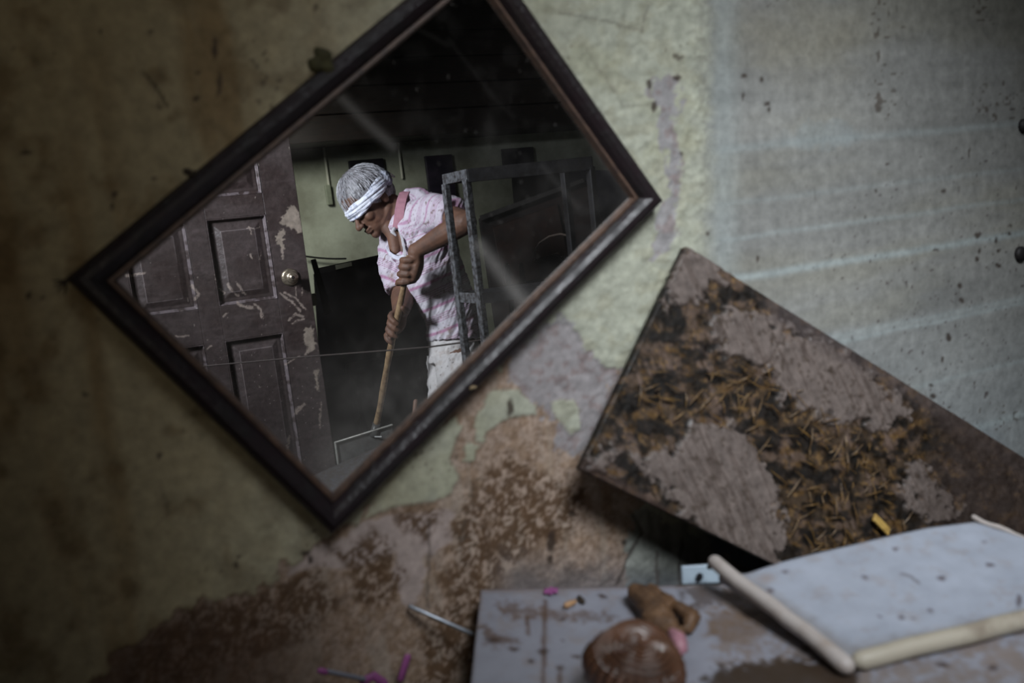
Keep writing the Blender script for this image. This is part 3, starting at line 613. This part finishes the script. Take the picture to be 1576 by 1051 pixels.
# ------------------------------------------------------------------ BACK OF THE ROOM, seen in the mirror
def V3(X, yv, Z): return np.array([X, 2*MY-yv, Z])
def wallpt(px, py, yv): return refl(onY(px, py, yv))
YW = 2*MY-YB                                      # the back wall's distance in the mirror
def wallrect(name, x0, y0, x1, y1, m, dep=.03, label=None, cat=None, group=None):
    a = wallpt(x0, y0, YW-.0); b_ = wallpt(x1, y1, YW-.0); q = MB()
    q.box(((a[0]+b_[0])/2, YB+dep/2+.001, (a[2]+b_[2])/2), (abs(b_[0]-a[0]), dep, abs(a[2]-b_[2]))); o = q.build(name, m, bevel=.004)
    return tag(o, label, cat, group)
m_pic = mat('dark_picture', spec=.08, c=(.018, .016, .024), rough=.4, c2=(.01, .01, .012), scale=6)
wallrect('dark_picture', 535, 248, 597, 312, m_pic, .025, 'dark square picture on the green back wall, behind the head of the man', 'picture')
wallrect('dark_picture', 652, 241, 702, 312, mat('dark_purple_picture', (.025, .017, .035), .4, c2=(.012, .01, .02)), .025, 'dark purplish picture on the back wall above the back of the man', 'picture')
wallrect('dark_picture', 770, 230, 822, 262, m_pic, .025, 'dark picture high on the back wall above the steel rack', 'picture')
m_cond = mat('cream_conduit', (.55, .54, .45), .5, c2=(.48, .47, .4))
for x0, y0, x1, y1, lab in ((497, 218, 504, 286, 'thin pale conduit on the back wall left of the head of the man'), (612, 216, 618, 274, 'thin pale conduit on the back wall between two dark pictures')):
    a = wallpt(x0, y0, YW-.012); b_ = wallpt(x1, y1, YW-.012); b_[0] = a[0]; q = MB(); q.tube([a, b_], .008, 10); tag(q.build('conduit', m_cond, smooth=True), lab, 'conduit')
q = MB(); a = wallpt(506, 300, YW-.02); q.box(a, (.035, .02, .12)); tag(q.build('switch_box', mat('green_switch', (.25, .27, .2), .5), bevel=.005), 'small greenish switch box on the back wall under the left conduit', 'switch')
q = MB(); q.tube([wallpt(468+i*8, 394+i*1.3-.1*i*i, YW-.05) for i in range(9)], .006, 8); tag(q.build('black_cable', mat('black_cable', (.01, .01, .01), .5), smooth=True), 'thin black cable along the back wall right of the door', 'cable')
# dark overturned sofa behind the pole
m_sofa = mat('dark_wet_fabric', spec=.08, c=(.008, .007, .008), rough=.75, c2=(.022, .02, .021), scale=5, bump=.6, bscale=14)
def slabpx(q, pts, d0, d1):
    q.hexa([R(x, y, d0) for x, y in pts]+[R(x, y, d1) for x, y in pts])
sofa = empty('overturned_sofa', R(560, 640, 4.3)*np.array([1, 1, 0])); tag(sofa, 'dark wet sofa tipped up behind the man, with a pale label on its upper edge', 'sofa')
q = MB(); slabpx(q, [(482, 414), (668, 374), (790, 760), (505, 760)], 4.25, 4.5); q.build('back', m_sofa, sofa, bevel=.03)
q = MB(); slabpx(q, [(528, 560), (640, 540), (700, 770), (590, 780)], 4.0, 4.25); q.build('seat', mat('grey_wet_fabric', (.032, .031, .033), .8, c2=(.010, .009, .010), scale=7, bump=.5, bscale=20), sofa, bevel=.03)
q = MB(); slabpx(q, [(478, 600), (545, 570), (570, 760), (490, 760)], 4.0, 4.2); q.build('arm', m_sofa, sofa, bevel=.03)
q = MB(); slabpx(q, [(516, 408), (541, 403), (542, 409), (517, 415)], 4.24, 4.25); q.build('label_strip', mat('pale_label', (.36, .36, .30), .7), sofa)
q = MB(); slabpx(q, [(478, 400), (486, 398), (512, 480), (500, 485)], 3.9, 3.93); 
tag(q.build('leaning_plank', mat('grey_plank', (.05, .048, .042), .8, c2=(.03, .03, .028), scale=12), bevel=.003), 'narrow grey plank leaning beside the open door edge', 'plank')
q = MB(); slabpx(q, [(479, 452), (486, 451), (488, 470), (481, 471)], 3.88, 3.9); tag(q.build('paper_scrap', mat('cream_scrap', (.36, .35, .26), .8)), 'cream scrap of paper on the plank beside the door edge', 'paper')
# tall dark cabinet fallen aslant at the right
cab = empty('tilted_cabinet', R(840, 560, 4.2)*np.array([1, 1, 0])); tag(cab, 'dark brown cabinet tipped aslant at the right behind the steel rack', 'cabinet')
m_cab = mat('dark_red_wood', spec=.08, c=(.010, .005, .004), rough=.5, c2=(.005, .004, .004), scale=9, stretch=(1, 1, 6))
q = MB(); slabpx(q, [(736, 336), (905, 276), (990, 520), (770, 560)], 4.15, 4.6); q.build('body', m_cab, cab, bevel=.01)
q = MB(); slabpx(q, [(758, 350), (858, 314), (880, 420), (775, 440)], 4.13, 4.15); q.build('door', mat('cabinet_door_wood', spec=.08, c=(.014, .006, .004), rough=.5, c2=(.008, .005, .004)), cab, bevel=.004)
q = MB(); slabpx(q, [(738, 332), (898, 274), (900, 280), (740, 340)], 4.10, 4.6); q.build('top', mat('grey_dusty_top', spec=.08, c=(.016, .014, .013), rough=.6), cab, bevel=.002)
q = MB(); slabpx(q, [(786, 262), (980, 262), (980, 420), (800, 420)], 5.15, 5.35); tag(q.build('shade_backdrop', m_pic, bevel=.01), 'added dark crate against the back wall at the right corner of the mirror', 'backdrop')  # block added to keep the right of the back wall dark
# curved chair back and rubble in the dark
q = MB(); q.tube([R(x, y, 3.72) for x, y in ((822, 402), (822, 388), (830, 374), (845, 364), (862, 360), (880, 364))], .005, 10); q.tube([R(820, 402, 3.8), R(838, 396, 3.8), R(858, 390, 3.8)], .004, 10)
chair = empty('dark_chair', R(850, 480, 3.8)*np.array([1, 1, 0])); tag(chair, 'dark chair with a curved rail almost lost in the shade right of the rack', 'chair')
q.build('curved_rail', mat('dusty_brown_rail', (.10, .075, .06), .45), chair, smooth=True)
q = MB(); slabpx(q, [(826, 398), (858, 390), (900, 440), (840, 460)], 3.72, 3.9); q.build('seat', m_sofa, chair, bevel=.01)
bb = R(850, 480, 3.8)
for dx, dy in ((-.14, .03), (.14, .03), (-.14, -.12), (.14, -.12)):
    q = MB(); q.tube([(bb[0]+dx, bb[1]+dy, 0), (bb[0]+dx, bb[1]+dy, 1.0)], .012, 8); q.build('leg', m_dark, chair, smooth=True)
m_rub = mat('rubble', (.10, .07, .045), .8, c2=(.04, .03, .025), scale=30)
# pile of wet rubbish on a dark bench
bp = R(822, 470, 3.42)
bench = empty('dark_bench', (bp[0], bp[1], 0)); tag(bench, 'dark bench carrying wet rubble behind the lower mirror edge at the right', 'bench')
q = MB(); q.box((bp[0], bp[1], bp[2]-.13), (.44, .24, .04)); q.build('bench_top', m_sofa, bench, bevel=.006)
for sx in (-.19, .19):
    for sy in (-.09, .09):
        q = MB(); q.box((bp[0]+sx, bp[1]+sy, (bp[2]-.15)/2), (.04, .04, bp[2]-.15)); q.build('leg', m_dark, bench, bevel=.003)
labs = {'tan': (.22, .13, .06), 'grey': (.09, .09, .09)}
for i, (x, y, r_, cn, lab) in enumerate(((783, 412, .030, 'tan', 'tan lump of rubble on the dark bench right of the rack leg'), (800, 412, .016, 'grey', 'small grey lump of rubble on the dark bench next to the tan lump'), (822, 404, .020, 'tan', 'small tan lump of rubble under the curved chair rail'), (815, 430, .038, 'grey', 'largest grey lump of rubble in the middle of the dark bench'), (846, 406, .028, 'grey', 'grey lump of rubble at the right end of the dark bench'))):
    p = R(x, y, 3.40); p[2] = bp[2]-.11+r_*.7+(.03 if i in (0, 1, 2) else 0); q = MB()
    for k in range(7): q.sph(p+rng.normal(0, 1, 3)*r_*.4, r_*.55)
    V, Nn, Fc = remesh(q, r_*.16, 1); V = V+Nn*(rng.random((len(V), 1))-.5)*r_*.15
    tag(mesh('rubble_lump', V, Fc, mat('rubble_'+cn, labs[cn], .6, c2=tuple(v*.4 for v in labs[cn]), scale=40)), lab, 'rubble')
# clothesline
q = MB(); Ls = [R(x, y, 2.85) for x, y in ((200, 575), (330, 562), (470, 549), (600, 539), (660, 534), (735, 524), (860, 505))]
q.tube(Ls, .0028, 6); tag(q.build('sagging_wire', mat('brown_wire', (.05, .035, .03), .6), smooth=True), 'thin sagging wire strung across the room in front of the door and the man', 'wire')

# ------------------------------------------------------------------ STEEL RACK in front of the man
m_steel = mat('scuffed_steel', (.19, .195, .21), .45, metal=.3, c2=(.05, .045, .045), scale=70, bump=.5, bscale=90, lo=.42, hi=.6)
m_steel_shade = mat('rusty_shaded_steel', (.025, .024, .027), .55, metal=.3, c2=(.012, .010, .010), scale=50)  # darker copy of the rack steel, shade of the unlit sides in its colour
rk = empty('steel_rack', R(790, 600, 2.6)*np.array([1, 1, 0])); tag(rk, 'scuffed grey steel rack frame standing in front of the man', 'rack')
zt = R(700, 264, 2.62)[2]
FL = R(719, 263, 2.56); BL = R(681, 264, 2.70); FR = R(911, 250, 2.62)
FL[2] = BL[2] = FR[2] = zt; BR_ = BL+FR-FL
hh = .028
def rail(p, q_, name='rail', z=None, m=m_steel, hgt=.032, t=.004):
    b_ = MB(); p = np.array(p); q_ = np.array(q_)
    if z is not None: p = p*[1, 1, 0]+[0, 0, z]; q_ = q_*[1, 1, 0]+[0, 0, z]
    d = (q_-p)/np.linalg.norm(q_-p); s_ = np.cross(d, [0, 0, 1.]); b_.box((p+q_)/2-[0, 0, hgt/2], (np.linalg.norm(q_-p), t*2, hgt), (d, s_, (0, 0, 1))); return b_.build(name, m, rk, bevel=.0015)
rail(BL, FL); rail(FL, FR, m=m_steel_shade, hgt=.040); rail(FR, BR_, m=m_steel_shade); rail(BL, BR_, m=m_steel_shade)
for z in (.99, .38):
    rail(BL, FL, z=z); rail(FL, FR, z=z, m=m_steel_shade); rail(BL, BR_, z=z, m=m_steel_shade); rail(FR, BR_, z=z, m=m_steel_shade)
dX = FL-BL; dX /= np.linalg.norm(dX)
for p, mm_ in ((BL, m_steel), (FL, m_steel), (FR, m_steel_shade), (BR_, m_steel_shade)):
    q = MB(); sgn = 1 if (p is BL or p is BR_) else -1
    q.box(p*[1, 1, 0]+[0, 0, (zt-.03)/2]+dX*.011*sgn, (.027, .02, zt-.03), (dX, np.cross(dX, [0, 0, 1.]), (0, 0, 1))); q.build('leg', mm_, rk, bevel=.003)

# ------------------------------------------------------------------ SHOVEL
D = 3.15
pole_top = cm(627, 408, D-.2); pole_low = cm(577, 662, D+.02)
shv = empty('shovel', cam2real(cm(560, 690, D+.02)[None])[0]); tag(shv, 'long wooden handled shovel held by the man, grey blade down at the left', 'shovel')
m_wood = mat('worn_pole_wood', (.30, .20, .105), .55, c2=(.17, .10, .05), scale=40, lo=.45, hi=.62)
q = MB(); PP = [pole_top+(pole_low-pole_top)*t+np.array([math.sin(t*9)*.002, 0, 0]) for t in np.linspace(-.04, 1.0, 14)]
q.tube(PP, [.0115+.0012*math.sin(i*2.1) for i in range(14)], 12); q.build('handle', m_wood, shv, smooth=True, xf=cam2real)
q = MB(); bl = [(516, 681), (603, 654), (612, 716), (524, 736)]
q.hexa([cm(x, y, D+.01) for x, y in bl]+[cm(x, y, D+.014) for x, y in bl])
m_bl = mat('muddy_blade', (.10, .10, .095), .45, metal=.3, c2=(.05, .045, .04), scale=25)
q.build('blade', m_bl, shv, xf=cam2real)
for a, b_ in (((516, 681), (603, 654)), ((516, 681), (524, 738))):
    q = MB(); q.tube([cm(*a, D), cm(*b_, D)], .0045, 8); q.build('blade_edge', mat('bright_blade_edge', (.42, .42, .38), .4, metal=.3, c2=(.25, .23, .2)), shv, smooth=True, xf=cam2real)
q = MB(); q.tube([cm(580, 650, D+.015), cm(576, 672, D+.012)], [.015, .02], 12, cap='flat'); q.build('socket', m_bl, shv, smooth=True, xf=cam2real)
q = MB(); p = cm(582, 672, D-.01); q.box(p, (.026, .005, .006)); tag(q.build('white_chip', mat('white_chip', (.6, .6, .58), .5), xf=cam2real, bevel=.001), 'tiny white chip on the shovel blade', 'chip')
# mud heap under the shovel
hp = cam2real(cm(560, 730, D)[None])[0]; q = MB()
for i in range(46):
    an = rng.uniform(0, 6.28); rr = rng.uniform(0, .30); zz = (hp[2]-.02)*(1-(rr/.5)**1.5)
    q.ell((hp[0]-.12+rr*math.cos(an)*1.1, hp[1]-.12+rr*math.sin(an)*.7, zz*.5), np.diag([.10, .10, max(zz*.5, .05)]), 10, 8)
V, Nn, Fc = remesh(q, .02, 2); V[:, 2] = np.maximum(V[:, 2], .0); tag(mesh('mud_heap', V, Fc, mat('wet_mud', (.06, .05, .045), .4, c2=(.03, .024, .02), scale=25, bump=.8, bscale=30)), 'dark heap of wet mud and rubbish under the shovel blade', 'mud', kind='stuff')
# upright stick at the frame edge
q = MB(); q.tube([cm(640, 618, D-.25), cm(634, 690, D-.25), cm(620, 830, D-.25)], .009, 8); tag(q.build('thin_stick', mat('red_brown_stick', (.22, .12, .08), .6), smooth=True, xf=cam2real), 'thin reddish stick standing between the pole and the legs of the man', 'stick')

# ------------------------------------------------------------------ PERSON
m_skin = mat('brown_skin', (.15, .072, .044), .62, c2=(.085, .046, .033), scale=22, bump=.15, bscale=90, lo=.4, hi=.7, spec=.45)
def nz(v): v = np.array(v, float); return v/np.linalg.norm(v)
hc = cm(565, 304, D); fw = nz((-.50, .68, -.56)); up = np.array([-.6, -.8, -.22]); up = nz(up-fw*(up@fw)); sd_ = nz(np.cross(up, fw))
if sd_[2] > 0: sd_ = -sd_                             # towards the viewer
def H(f, u, s): return hc+fw*f+up*u+sd_*s
shR = cm(606, 378, D+.10); elR = cm(622, 447, D+.06); wrR = cm(617, 478, D-.09)
shL = cm(668, 330, D-.10); elL = cm(716, 342, D-.33); wrL = cm(640, 386, D-.22)
pole_d = nz(pole_low-pole_top)
def onpole(y):
    a_ = pole_top; t = ((y-CY)/F*a_[2]-a_[1])/(pole_d[1]-(y-CY)/F*pole_d[2]); return a_+pole_d*t
hL = onpole(409); hR = onpole(499)
body = MB()
body.ell(H(0, .015, 0), (fw*.096, sd_*.075, up*.088))
body.ell(H(.028, -.055, 0), (fw*.066, sd_*.062, up*.075))
body.ell(H(.045, -.085, 0), (fw*.048, sd_*.046, up*.045))
body.sph(H(.078, -.112, 0), .019); body.ell(H(.083, -.002, 0), (fw*.016, sd_*.045, up*.012))
body.tube([H(.090, -.018, 0), H(.106, -.042, 0), H(.116, -.056, 0)], [.008, .0095, .0135], 10)
for s in (-1, 1):
    body.sph(H(.108, -.058, s*.012), .0085); body.ell(H(.066, -.048, s*.036), (fw*.024, sd_*.02, up*.022))
    body.ell(H(-.004, -.03, s*.077), (fw*.018, sd_*.007, up*.030)); body.ell(H(.070, -.010, s*.03), (fw*.018, sd_*.018, up*.008))
    body.tube([H(.05, -.10, s*.03), H(.0, -.075, s*.055)], [.018, .02], 10)
body.ell(H(.096, -.082, 0), (fw*.011, sd_*.021, up*.0055)); body.ell(H(.093, -.0935, 0), (fw*.011, sd_*.019, up*.006))
nb = cm(628, 333, D+.03)
body.tube([H(-.02, -.045, 0), (H(-.02, -.045, 0)+nb)/2+[0, .004, 0], nb], [.060, .058, .062], 18)
body.tube([nb, cm(644, 352, D+.03)], [.062, .07], 18)
body.tube([H(.01, -.09, -.0), cm(606, 362, D-.03), cm(609, 385, D-.055)], [.034, .027, .022], 12)   # throat and open chest
body.tube([shR, shL], [.060, .060], 16)
body.tube([cm(648, 375, D), cm(675, 440, D+.02), cm(697, 495, D+.03), cm(700, 545, D+.03)], [.098, .092, .082, .078], 20)
body.tube([shR, (shR+elR)/2, elR], [.052, .046, .040], 14)
body.tube([elR, elR*.6+wrR*.4, wrR], [.044, .045, .031], 14)
body.tube([shL, (shL+elL)/2, elL], [.054, .048, .040], 14); body.tube([elL, elL*.6+wrL*.4, wrL], [.040, .038, .026], 14)
def hand(b_, wr, c, d, curl=1, thumb=1, K=1.):
    """a fist closed round the pole at c (pole direction d), coming from the wrist wr"""
    r0 = wr-c; r0 = r0-d*(r0@d); r0 = nz(r0); t0 = nz(np.cross(d, r0))*curl
    pal = c+r0*.028*K; b_.ell(pal, (r0*.018*K, t0*.027*K, d*.042*K)); b_.tube([wr, wr*.35+pal*.65, pal], [.029, .027, .024], 12)
    for i in range(4):
        o = (-.033+.0215*i)*K; L_ = (.92, 1.0, .96, .8)[i]; rg_ = []
        for k in range(7):
            a_ = (k/6)*4.1*L_-.15; rr = .0215*K+.005*math.cos(a_)
            rg_.append(c+d*(o+.004*k*K)+r0*math.cos(a_)*rr+t0*math.sin(a_)*rr)
        b_.tube(rg_, [.0108*K, .0112*K, .0098*K, .0104*K, .0094*K, .0094*K, .008*K], 8)
    th = []
    for k in range(5):
        a_ = -.5-(k/4)*2.0; rr = .025*K; th.append(c+d*(-.040*thumb-.006*k*thumb)*K+r0*math.cos(a_)*rr+t0*math.sin(a_)*rr)
    b_.tube([pal-d*.02*thumb]+th, [.014*K, .013*K, .012*K, .0115*K, .011*K, .009*K], 8)
hand(body, wrL, hL, pole_d, 1, -1, 1.2); hand(body, wrR, hR, pole_d, -1, 1, 1.15)
hipR = cm(692, 560, D+.09); hipL = cm(706, 560, D-.02); knR = cm(692, 690, D+.06); knL = cm(716, 700, D-.08)
fz = 0
def floorpt(px, d, zr):  # camera-space point over the floor at height zr
    lo_, hi_ = 300, 1600
    for _ in range(40):
        m_ = (lo_+hi_)/2
        if cam2real(cm(px, m_, d)[None])[0][2] > zr: lo_ = m_
        else: hi_ = m_
    return cm(px, lo_, d)
anR = floorpt(694, D+.12, .09); anL = floorpt(728, D-.02, .09)
for hp_, kn, an in ((hipR, knR, anR), (hipL, knL, anL)):
    body.tube([hp_, kn], [.070, .056], 16); body.tube([kn, kn*.65+an*.35, an], [.055, .056, .038], 14)
    ft = an+(-W.T@np.array([0, 0, .055])); dirf = nz(W.T@np.array([-.8, -.55, 0])); body.tube([ft, ft+dirf*.10, ft+dirf*.19], [.036, .034, .024], 12)
V, Nn, Fc = remesh(body, .0036, 3)
per = mesh('person', cam2real(V), Fc, m_skin, None, flip=True)
tag(per, 'grey-haired man in a muddy pink striped shirt and white headscarf bending to work a pole', 'person')
# --- eyes and brow
for s in (-1, 1):
    q = MB(); q.tube([H(.091, -.024, s*.040), H(.0955, -.029, s*.030), H(.095, -.027, s*.020)], [.0025, .0034, .0022], 8)
    q.build('eyelid', mat('dark_lash', (.03, .015, .012), .5), per, smooth=True, xf=cam2real)
    q = MB(); q.tube([H(.088, -.006, s*.045), H(.099, -.009, s*.030), H(.099, -.013, s*.014)], [.003, .0045, .003], 8)
    q.build('eyebrow', mat('grey_brow', (.10, .08, .075), .8), per, smooth=True, xf=cam2real)
# --- hair
q = MB(); q.ell(H(-.012, .024, 0), (fw*.101, sd_*.083, up*.092), 28, 20); q.ell(H(-.045, -.015, 0), (fw*.066, sd_*.074, up*.065), 20, 14)
V, Nn, Fc = remesh(q, .0032, 2)
lc = V-hc; cf = lc@fw; cu = lc@up; cs = lc@sd_; an_ = np.arctan2(cs, cf)
V = V+Nn*(.007*(fbm(an_*9, cu*26, 161)-.4)+.0035*(fbm(an_*40, cu*20, 162, 3)-.5))[:, None]
m_hair = mat('grey_hair', (.30, .29, .31), .5, c2=(.07, .065, .07), scale=34, stretch=(1, 1, 1), bump=.5, bscale=150, lo=.38, hi=.62)
hair = mesh('hair', cam2real(V), Fc, m_hair, per, flip=True)
q = MB()
for i in range(700):
    a_ = rng.uniform(0, 6.28); u0 = rng.uniform(.02, .112); rr = math.sqrt(max(0, 1-((u0-.024)/.092)**2))
    p0 = H(-.012+.105*rr*math.cos(a_), u0, .087*rr*math.sin(a_)); rad = nz(p0-H(-.012, .02, 0)); fl = nz(fw*.9*math.cos(a_)+sd_*math.sin(a_)*.7-up*.9+rng.normal(0, .16, 3)); fl = nz(fl-rad*(fl@rad)); l = rng.uniform(.018, .034)
    q.tube([p0+rad*.002, p0+rad*.004+fl*l*.5, p0+rad*rng.uniform(-.004, .006)+fl*l], [.0006, .0007, .0002], 4)
st_ = q.build('loose_strands', mat('pale_grey_hair', (.52, .52, .56), .4, c2=(.25, .25, .27), scale=120), hair, xf=cam2real); st_['kind'] = 'stuff'
# --- headscarf: three twisted strands of cloth wound round the brow, knotted behind
m_scarf = mat('white_blue_scarf', (.74, .76, .86), .85, c2=(.26, .29, .40), scale=46, bump=.3, bscale=120, lo=.47, hi=.66)
def ring(f0, s0, u0, du, tw, rad, ph=0, n=64):
    P = []; r_ = []
    for i in range(n+1):
        a_ = 2*math.pi*i/n; P.append(H(-.004+f0*math.cos(a_), u0-.014+(du-.012)*math.cos(a_)+.003*math.sin(a_*5+ph), s0*math.sin(a_))); r_.append(rad*(1+.12*math.sin(a_*4+ph)))
    return P, r_
q = MB()
for f0, s0, u0, du, rad, ph in ((.101, .083, .030, .003, .0105, 0), (.103, .085, .017, .002, .0115, 1.5), (.102, .085, .003, .001, .0105, 3), (.100, .082, .022, .002, .013, 4)):
    P, r_ = ring(f0, s0, u0, du, 0, rad, ph); q.tube(P, r_, 10)
V, Nn, Fc = remesh(q, .0026, 1)
cu = (V-hc)@up; aa = np.arctan2((V-hc)@sd_, (V-hc)@fw); V = V+Nn*(-.0035*ss(.35, .0, np.abs(((cu*170+aa*1.2) % 2)-1)))[:, None]
sc = mesh('headscarf', cam2real(V), Fc, m_scarf, per, flip=True)
q = MB(); q.ell(H(-.070, .010, .062), (fw*.030, sd_*.024, up*.034)); q.ell(H(-.095, .012, .040), (fw*.024, sd_*.02, up*.022)); 
V, Nn, Fc = remesh(q, .0028, 1); V = V+Nn*((fbm(V[:, 0]*120, V[:, 1]*120, 171)-.5)*.006)[:, None]
mesh('scarf_knot', cam2real(V), Fc, mat('grey_scarf_knot', (.40, .42, .50), .85, c2=(.18, .19, .24), scale=70, bump=.4), sc, flip=True)
q = MB(); q.tube([H(-.095, .012, .05), H(-.115, .006, .045), H(-.122, -.012, .045)], [.006, .007, .004], 8); q.build('scarf_tail', mat('cream_cloth', (.62, .60, .55), .8), sc, smooth=True, xf=cam2real)
# --- shirt
tor0 = cm(642, 345, D); tor1 = cm(700, 540, D+.03); td = nz(tor1-tor0)
q = MB()
q.tube([shR+[.004, -.004, 0], cm(640, 342, D+.0), shL], [.068, .084, .074], 20)
q.tube([cm(648, 372, D), cm(676, 440, D+.02), cm(697, 490, D+.03), cm(699, 522, D+.03)], [.122, .110, .100, .099], 26, cap='flat')
q.tube([shR, cm(607, 410, D+.09), cm(614, 446, D+.055)], [.066, .062, .052], 20, cap='flat')
q.tube([shL, cm(690, 330, D-.20), cm(703, 334, D-.25)], [.074, .070, .062], 20, cap='flat')
q.tube([cm(640, 318, D+.03), cm(655, 330, D)], [.075, .08], 16); q.sph(cm(642, 362, D-.005), .112, 20, 14); q.sph(cm(655, 385, D), .122, 20, 14)
V, Nn, Fc = remesh(q, .004, 4)
px_, py_ = V[:, 0]/V[:, 2]*F+CX, V[:, 1]/V[:, 2]*F+CY
# open neck: push the shirt in over the chest opening
opn = ss(3, -6, sd(px_, py_, [(598, 352), (611, 350), (615, 362), (618, 386), (615, 394), (604, 386), (596, 366)]))*ss(.0, -.2, Nn[:, 2])
fold = fbm(px_/14-py_/40, py_/34+px_/60, 181, 4); f2 = fbm((px_*.9+py_*.45)/10, (py_*.9-px_*.45)/46, 182, 3); rg = 1-np.abs(f2*2-1)
V = V+Nn*((fold-.5)*.008+(rg-.7)*(.004+.007*ss(330, 400, py_))-opn*.03)[:, None]
tq = (V-tor0)@td                                    # distance down the trunk
ang = V[:, 0]*.55                                   # stripes climb to the right with the drape
sleeveR = ss(-.5, .5, (620-px_)/8)*ss(345, 372, py_)
c1 = tq+V[:, 2]*.10+V[:, 0]*.14+(fold-.5)*.005
dL = V-cm(624, 322, D-.03); rN = np.linalg.norm(dL, axis=1); onL = ss(365, 335, py_+(px_-650)*.35)
c1 = c1*(1-onL)+onL*(rN*.9+.02); c1 = c1*(1-sleeveR)+sleeveR*((V-shR)@nz([-.2, .9, -.2])+.3+V[:, 0]*-.3)
per_ = .094; ph = (c1/per_) % 1.0
def line(x, c_, w_): return ss(w_, w_*.4, np.abs(x-c_))
wide = line(ph, .16, .085); thin = sum(line(ph, c_, .024) for c_ in (.50, .585, .67, .755))
base = np.array((.54, .51, .56))[None]*np.ones((len(V), 1))
gz = fbm(px_/9, py_/9, 183)
base = mixc(base, ss(.4, .7, fbm(px_/30, py_/30, 184))*.35, (.55, .42, .56))
c = mixc(base, np.clip(wide*.75, 0, 1), (.36, .12, .25)); c = mixc(c, np.clip(thin*.75, 0, 1), (.32, .125, .24))
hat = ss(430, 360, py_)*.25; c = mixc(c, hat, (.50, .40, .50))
c = mixc(c, ss(.66, .72, fbm(px_/4, py_/4, 185, 3)*.6+gz*.4)*.75, (.13, .075, .05)); c = mixc(c, ss(.86, .93, vn(px_/2.2, py_/2.2, 186))*.6, (.10, .06, .045))
c = mixc(c, ss(12, 2, np.hypot((px_-690)/1.6, py_-512))*.6*ss(.4, .6, gz), (.22, .14, .08)); c = mixc(c, ss(22, 4, np.hypot((px_-725)/1.0, (py_-500)/1.5))*.6*ss(.4, .6, gz), (.16, .10, .07))
c = mixc(c, ss(10, 3, np.hypot((px_-600), (py_-425)/2.2))*.6*ss(.35, .6, gz), (.20, .12, .08))
m_shirt = mat('striped_shirt', attr='col', rough=.85, scale=120, varn=.06, bump=.15, bscale=200, spec=.2)
keepF = [f for f in Fc if not (opn[list(f)].mean() > .5)]
shirt = mesh('shirt', cam2real(V), keepF, m_shirt, per, flip=True, color=c)
# collar
def strip(path, wv, name, m, par, th=.004):
    q = MB(); n = len(path)
    Pa = [np.array(p) for p in path]; Vv = []; Ff = []
    for i, p in enumerate(Pa):
        d = nz(Pa[min(i+1, n-1)]-Pa[max(i-1, 0)]); w2 = np.array(wv[i] if isinstance(wv, list) else wv); nn_ = nz(np.cross(d, w2))*th/2
        Vv += [p+nn_, p+w2+nn_, p+w2-nn_, p-nn_]
    for i in range(n-1):
        for j in range(4):
            a_ = i*4+j; b_ = i*4+(j+1) % 4; Ff.append((a_, b_, b_+4, a_+4))
    Ff += [(0, 1, 2, 3), tuple((n-1)*4+j for j in (3, 2, 1, 0))]
    q.add(Vv, Ff); o = q.build(name, m, par, smooth=False, xf=cam2real, bevel=.001); 
    return o
m_coll = mat('pink_collar', (.40, .19, .235), .8, c2=(.30, .14, .18), scale=30, bump=.1)
pts = [(604, 352, -.095), (606, 338, -.094), (608, 322, -.085), (611, 307, -.06), (615, 297, -.02), (624, 293, .05)]
strip([cm(x, y, D+z) for x, y, z in pts], [cm(x+15, y-1, D+z-.002)-cm(x, y, D+z) for x, y, z in pts], 'collar', m_coll, shirt, .005)
q = MB(); q.tube([cm(607, 352, D-.095), cm(604, 357, D-.10), cm(609, 362, D-.10)], [.007, .008, .004], 10); q.build('collar_button_band', mat('white_band', (.48, .46, .49), .8), shirt, smooth=True, xf=cam2real)
strip([cm(x, y, D+z) for x, y, z in ((612, 352, -.10), (617, 368, -.113), (621, 388, -.124), (622, 398, -.126))], cm(4, 0, D)-cm(0, 0, D), 'placket', mat('white_band'), shirt, .004)
us = [(594, 379, -.055), (598, 386, -.085), (605, 391, -.11), (613, 394, -.12), (622, 392, -.125)]
strip([cm(x, y, D+z) for x, y, z in us], [cm(x+2, y+7, D+z)-cm(x, y, D+z) for x, y, z in us], 'undershirt', mat('white_undershirt', (.66, .66, .74), .8, c2=(.5, .5, .6), scale=40), per, .005)
# --- wrist watch on the lower arm
# --- shorts
q = MB(); q.tube([cm(698, 524, D+.03), cm(698, 560, D+.03)], [.092, .092], 26, cap='flat')
for hp_, kn in ((hipR, knR), (hipL, knL)): q.tube([hp_+[0, -.03, 0], hp_*.5+kn*.5, hp_*.12+kn*.88], [.086, .080, .076], 22, cap='flat')
V, Nn, Fc = remesh(q, .0045, 3); px_, py_ = V[:, 0]/V[:, 2]*F+CX, V[:, 1]/V[:, 2]*F+CY
f3 = fbm((px_+py_*.5)/12, (py_-px_*.5)/34, 191); V = V+Nn*((1-np.abs(f3*2-1)-.7)*.012)[:, None]
c = np.array((.58, .555, .55))[None]*np.ones((len(V), 1)); g = fbm(px_/8, py_/8, 192)
c = mixc(c, ss(.55, .75, g)*.4, (.33, .26, .21)); c = mixc(c, ss(.78, .86, fbm(px_/3, py_/3, 193, 2))*.8, (.10, .07, .06))
mesh('shorts', cam2real(V), Fc, m_shirt, per, flip=True, color=c)
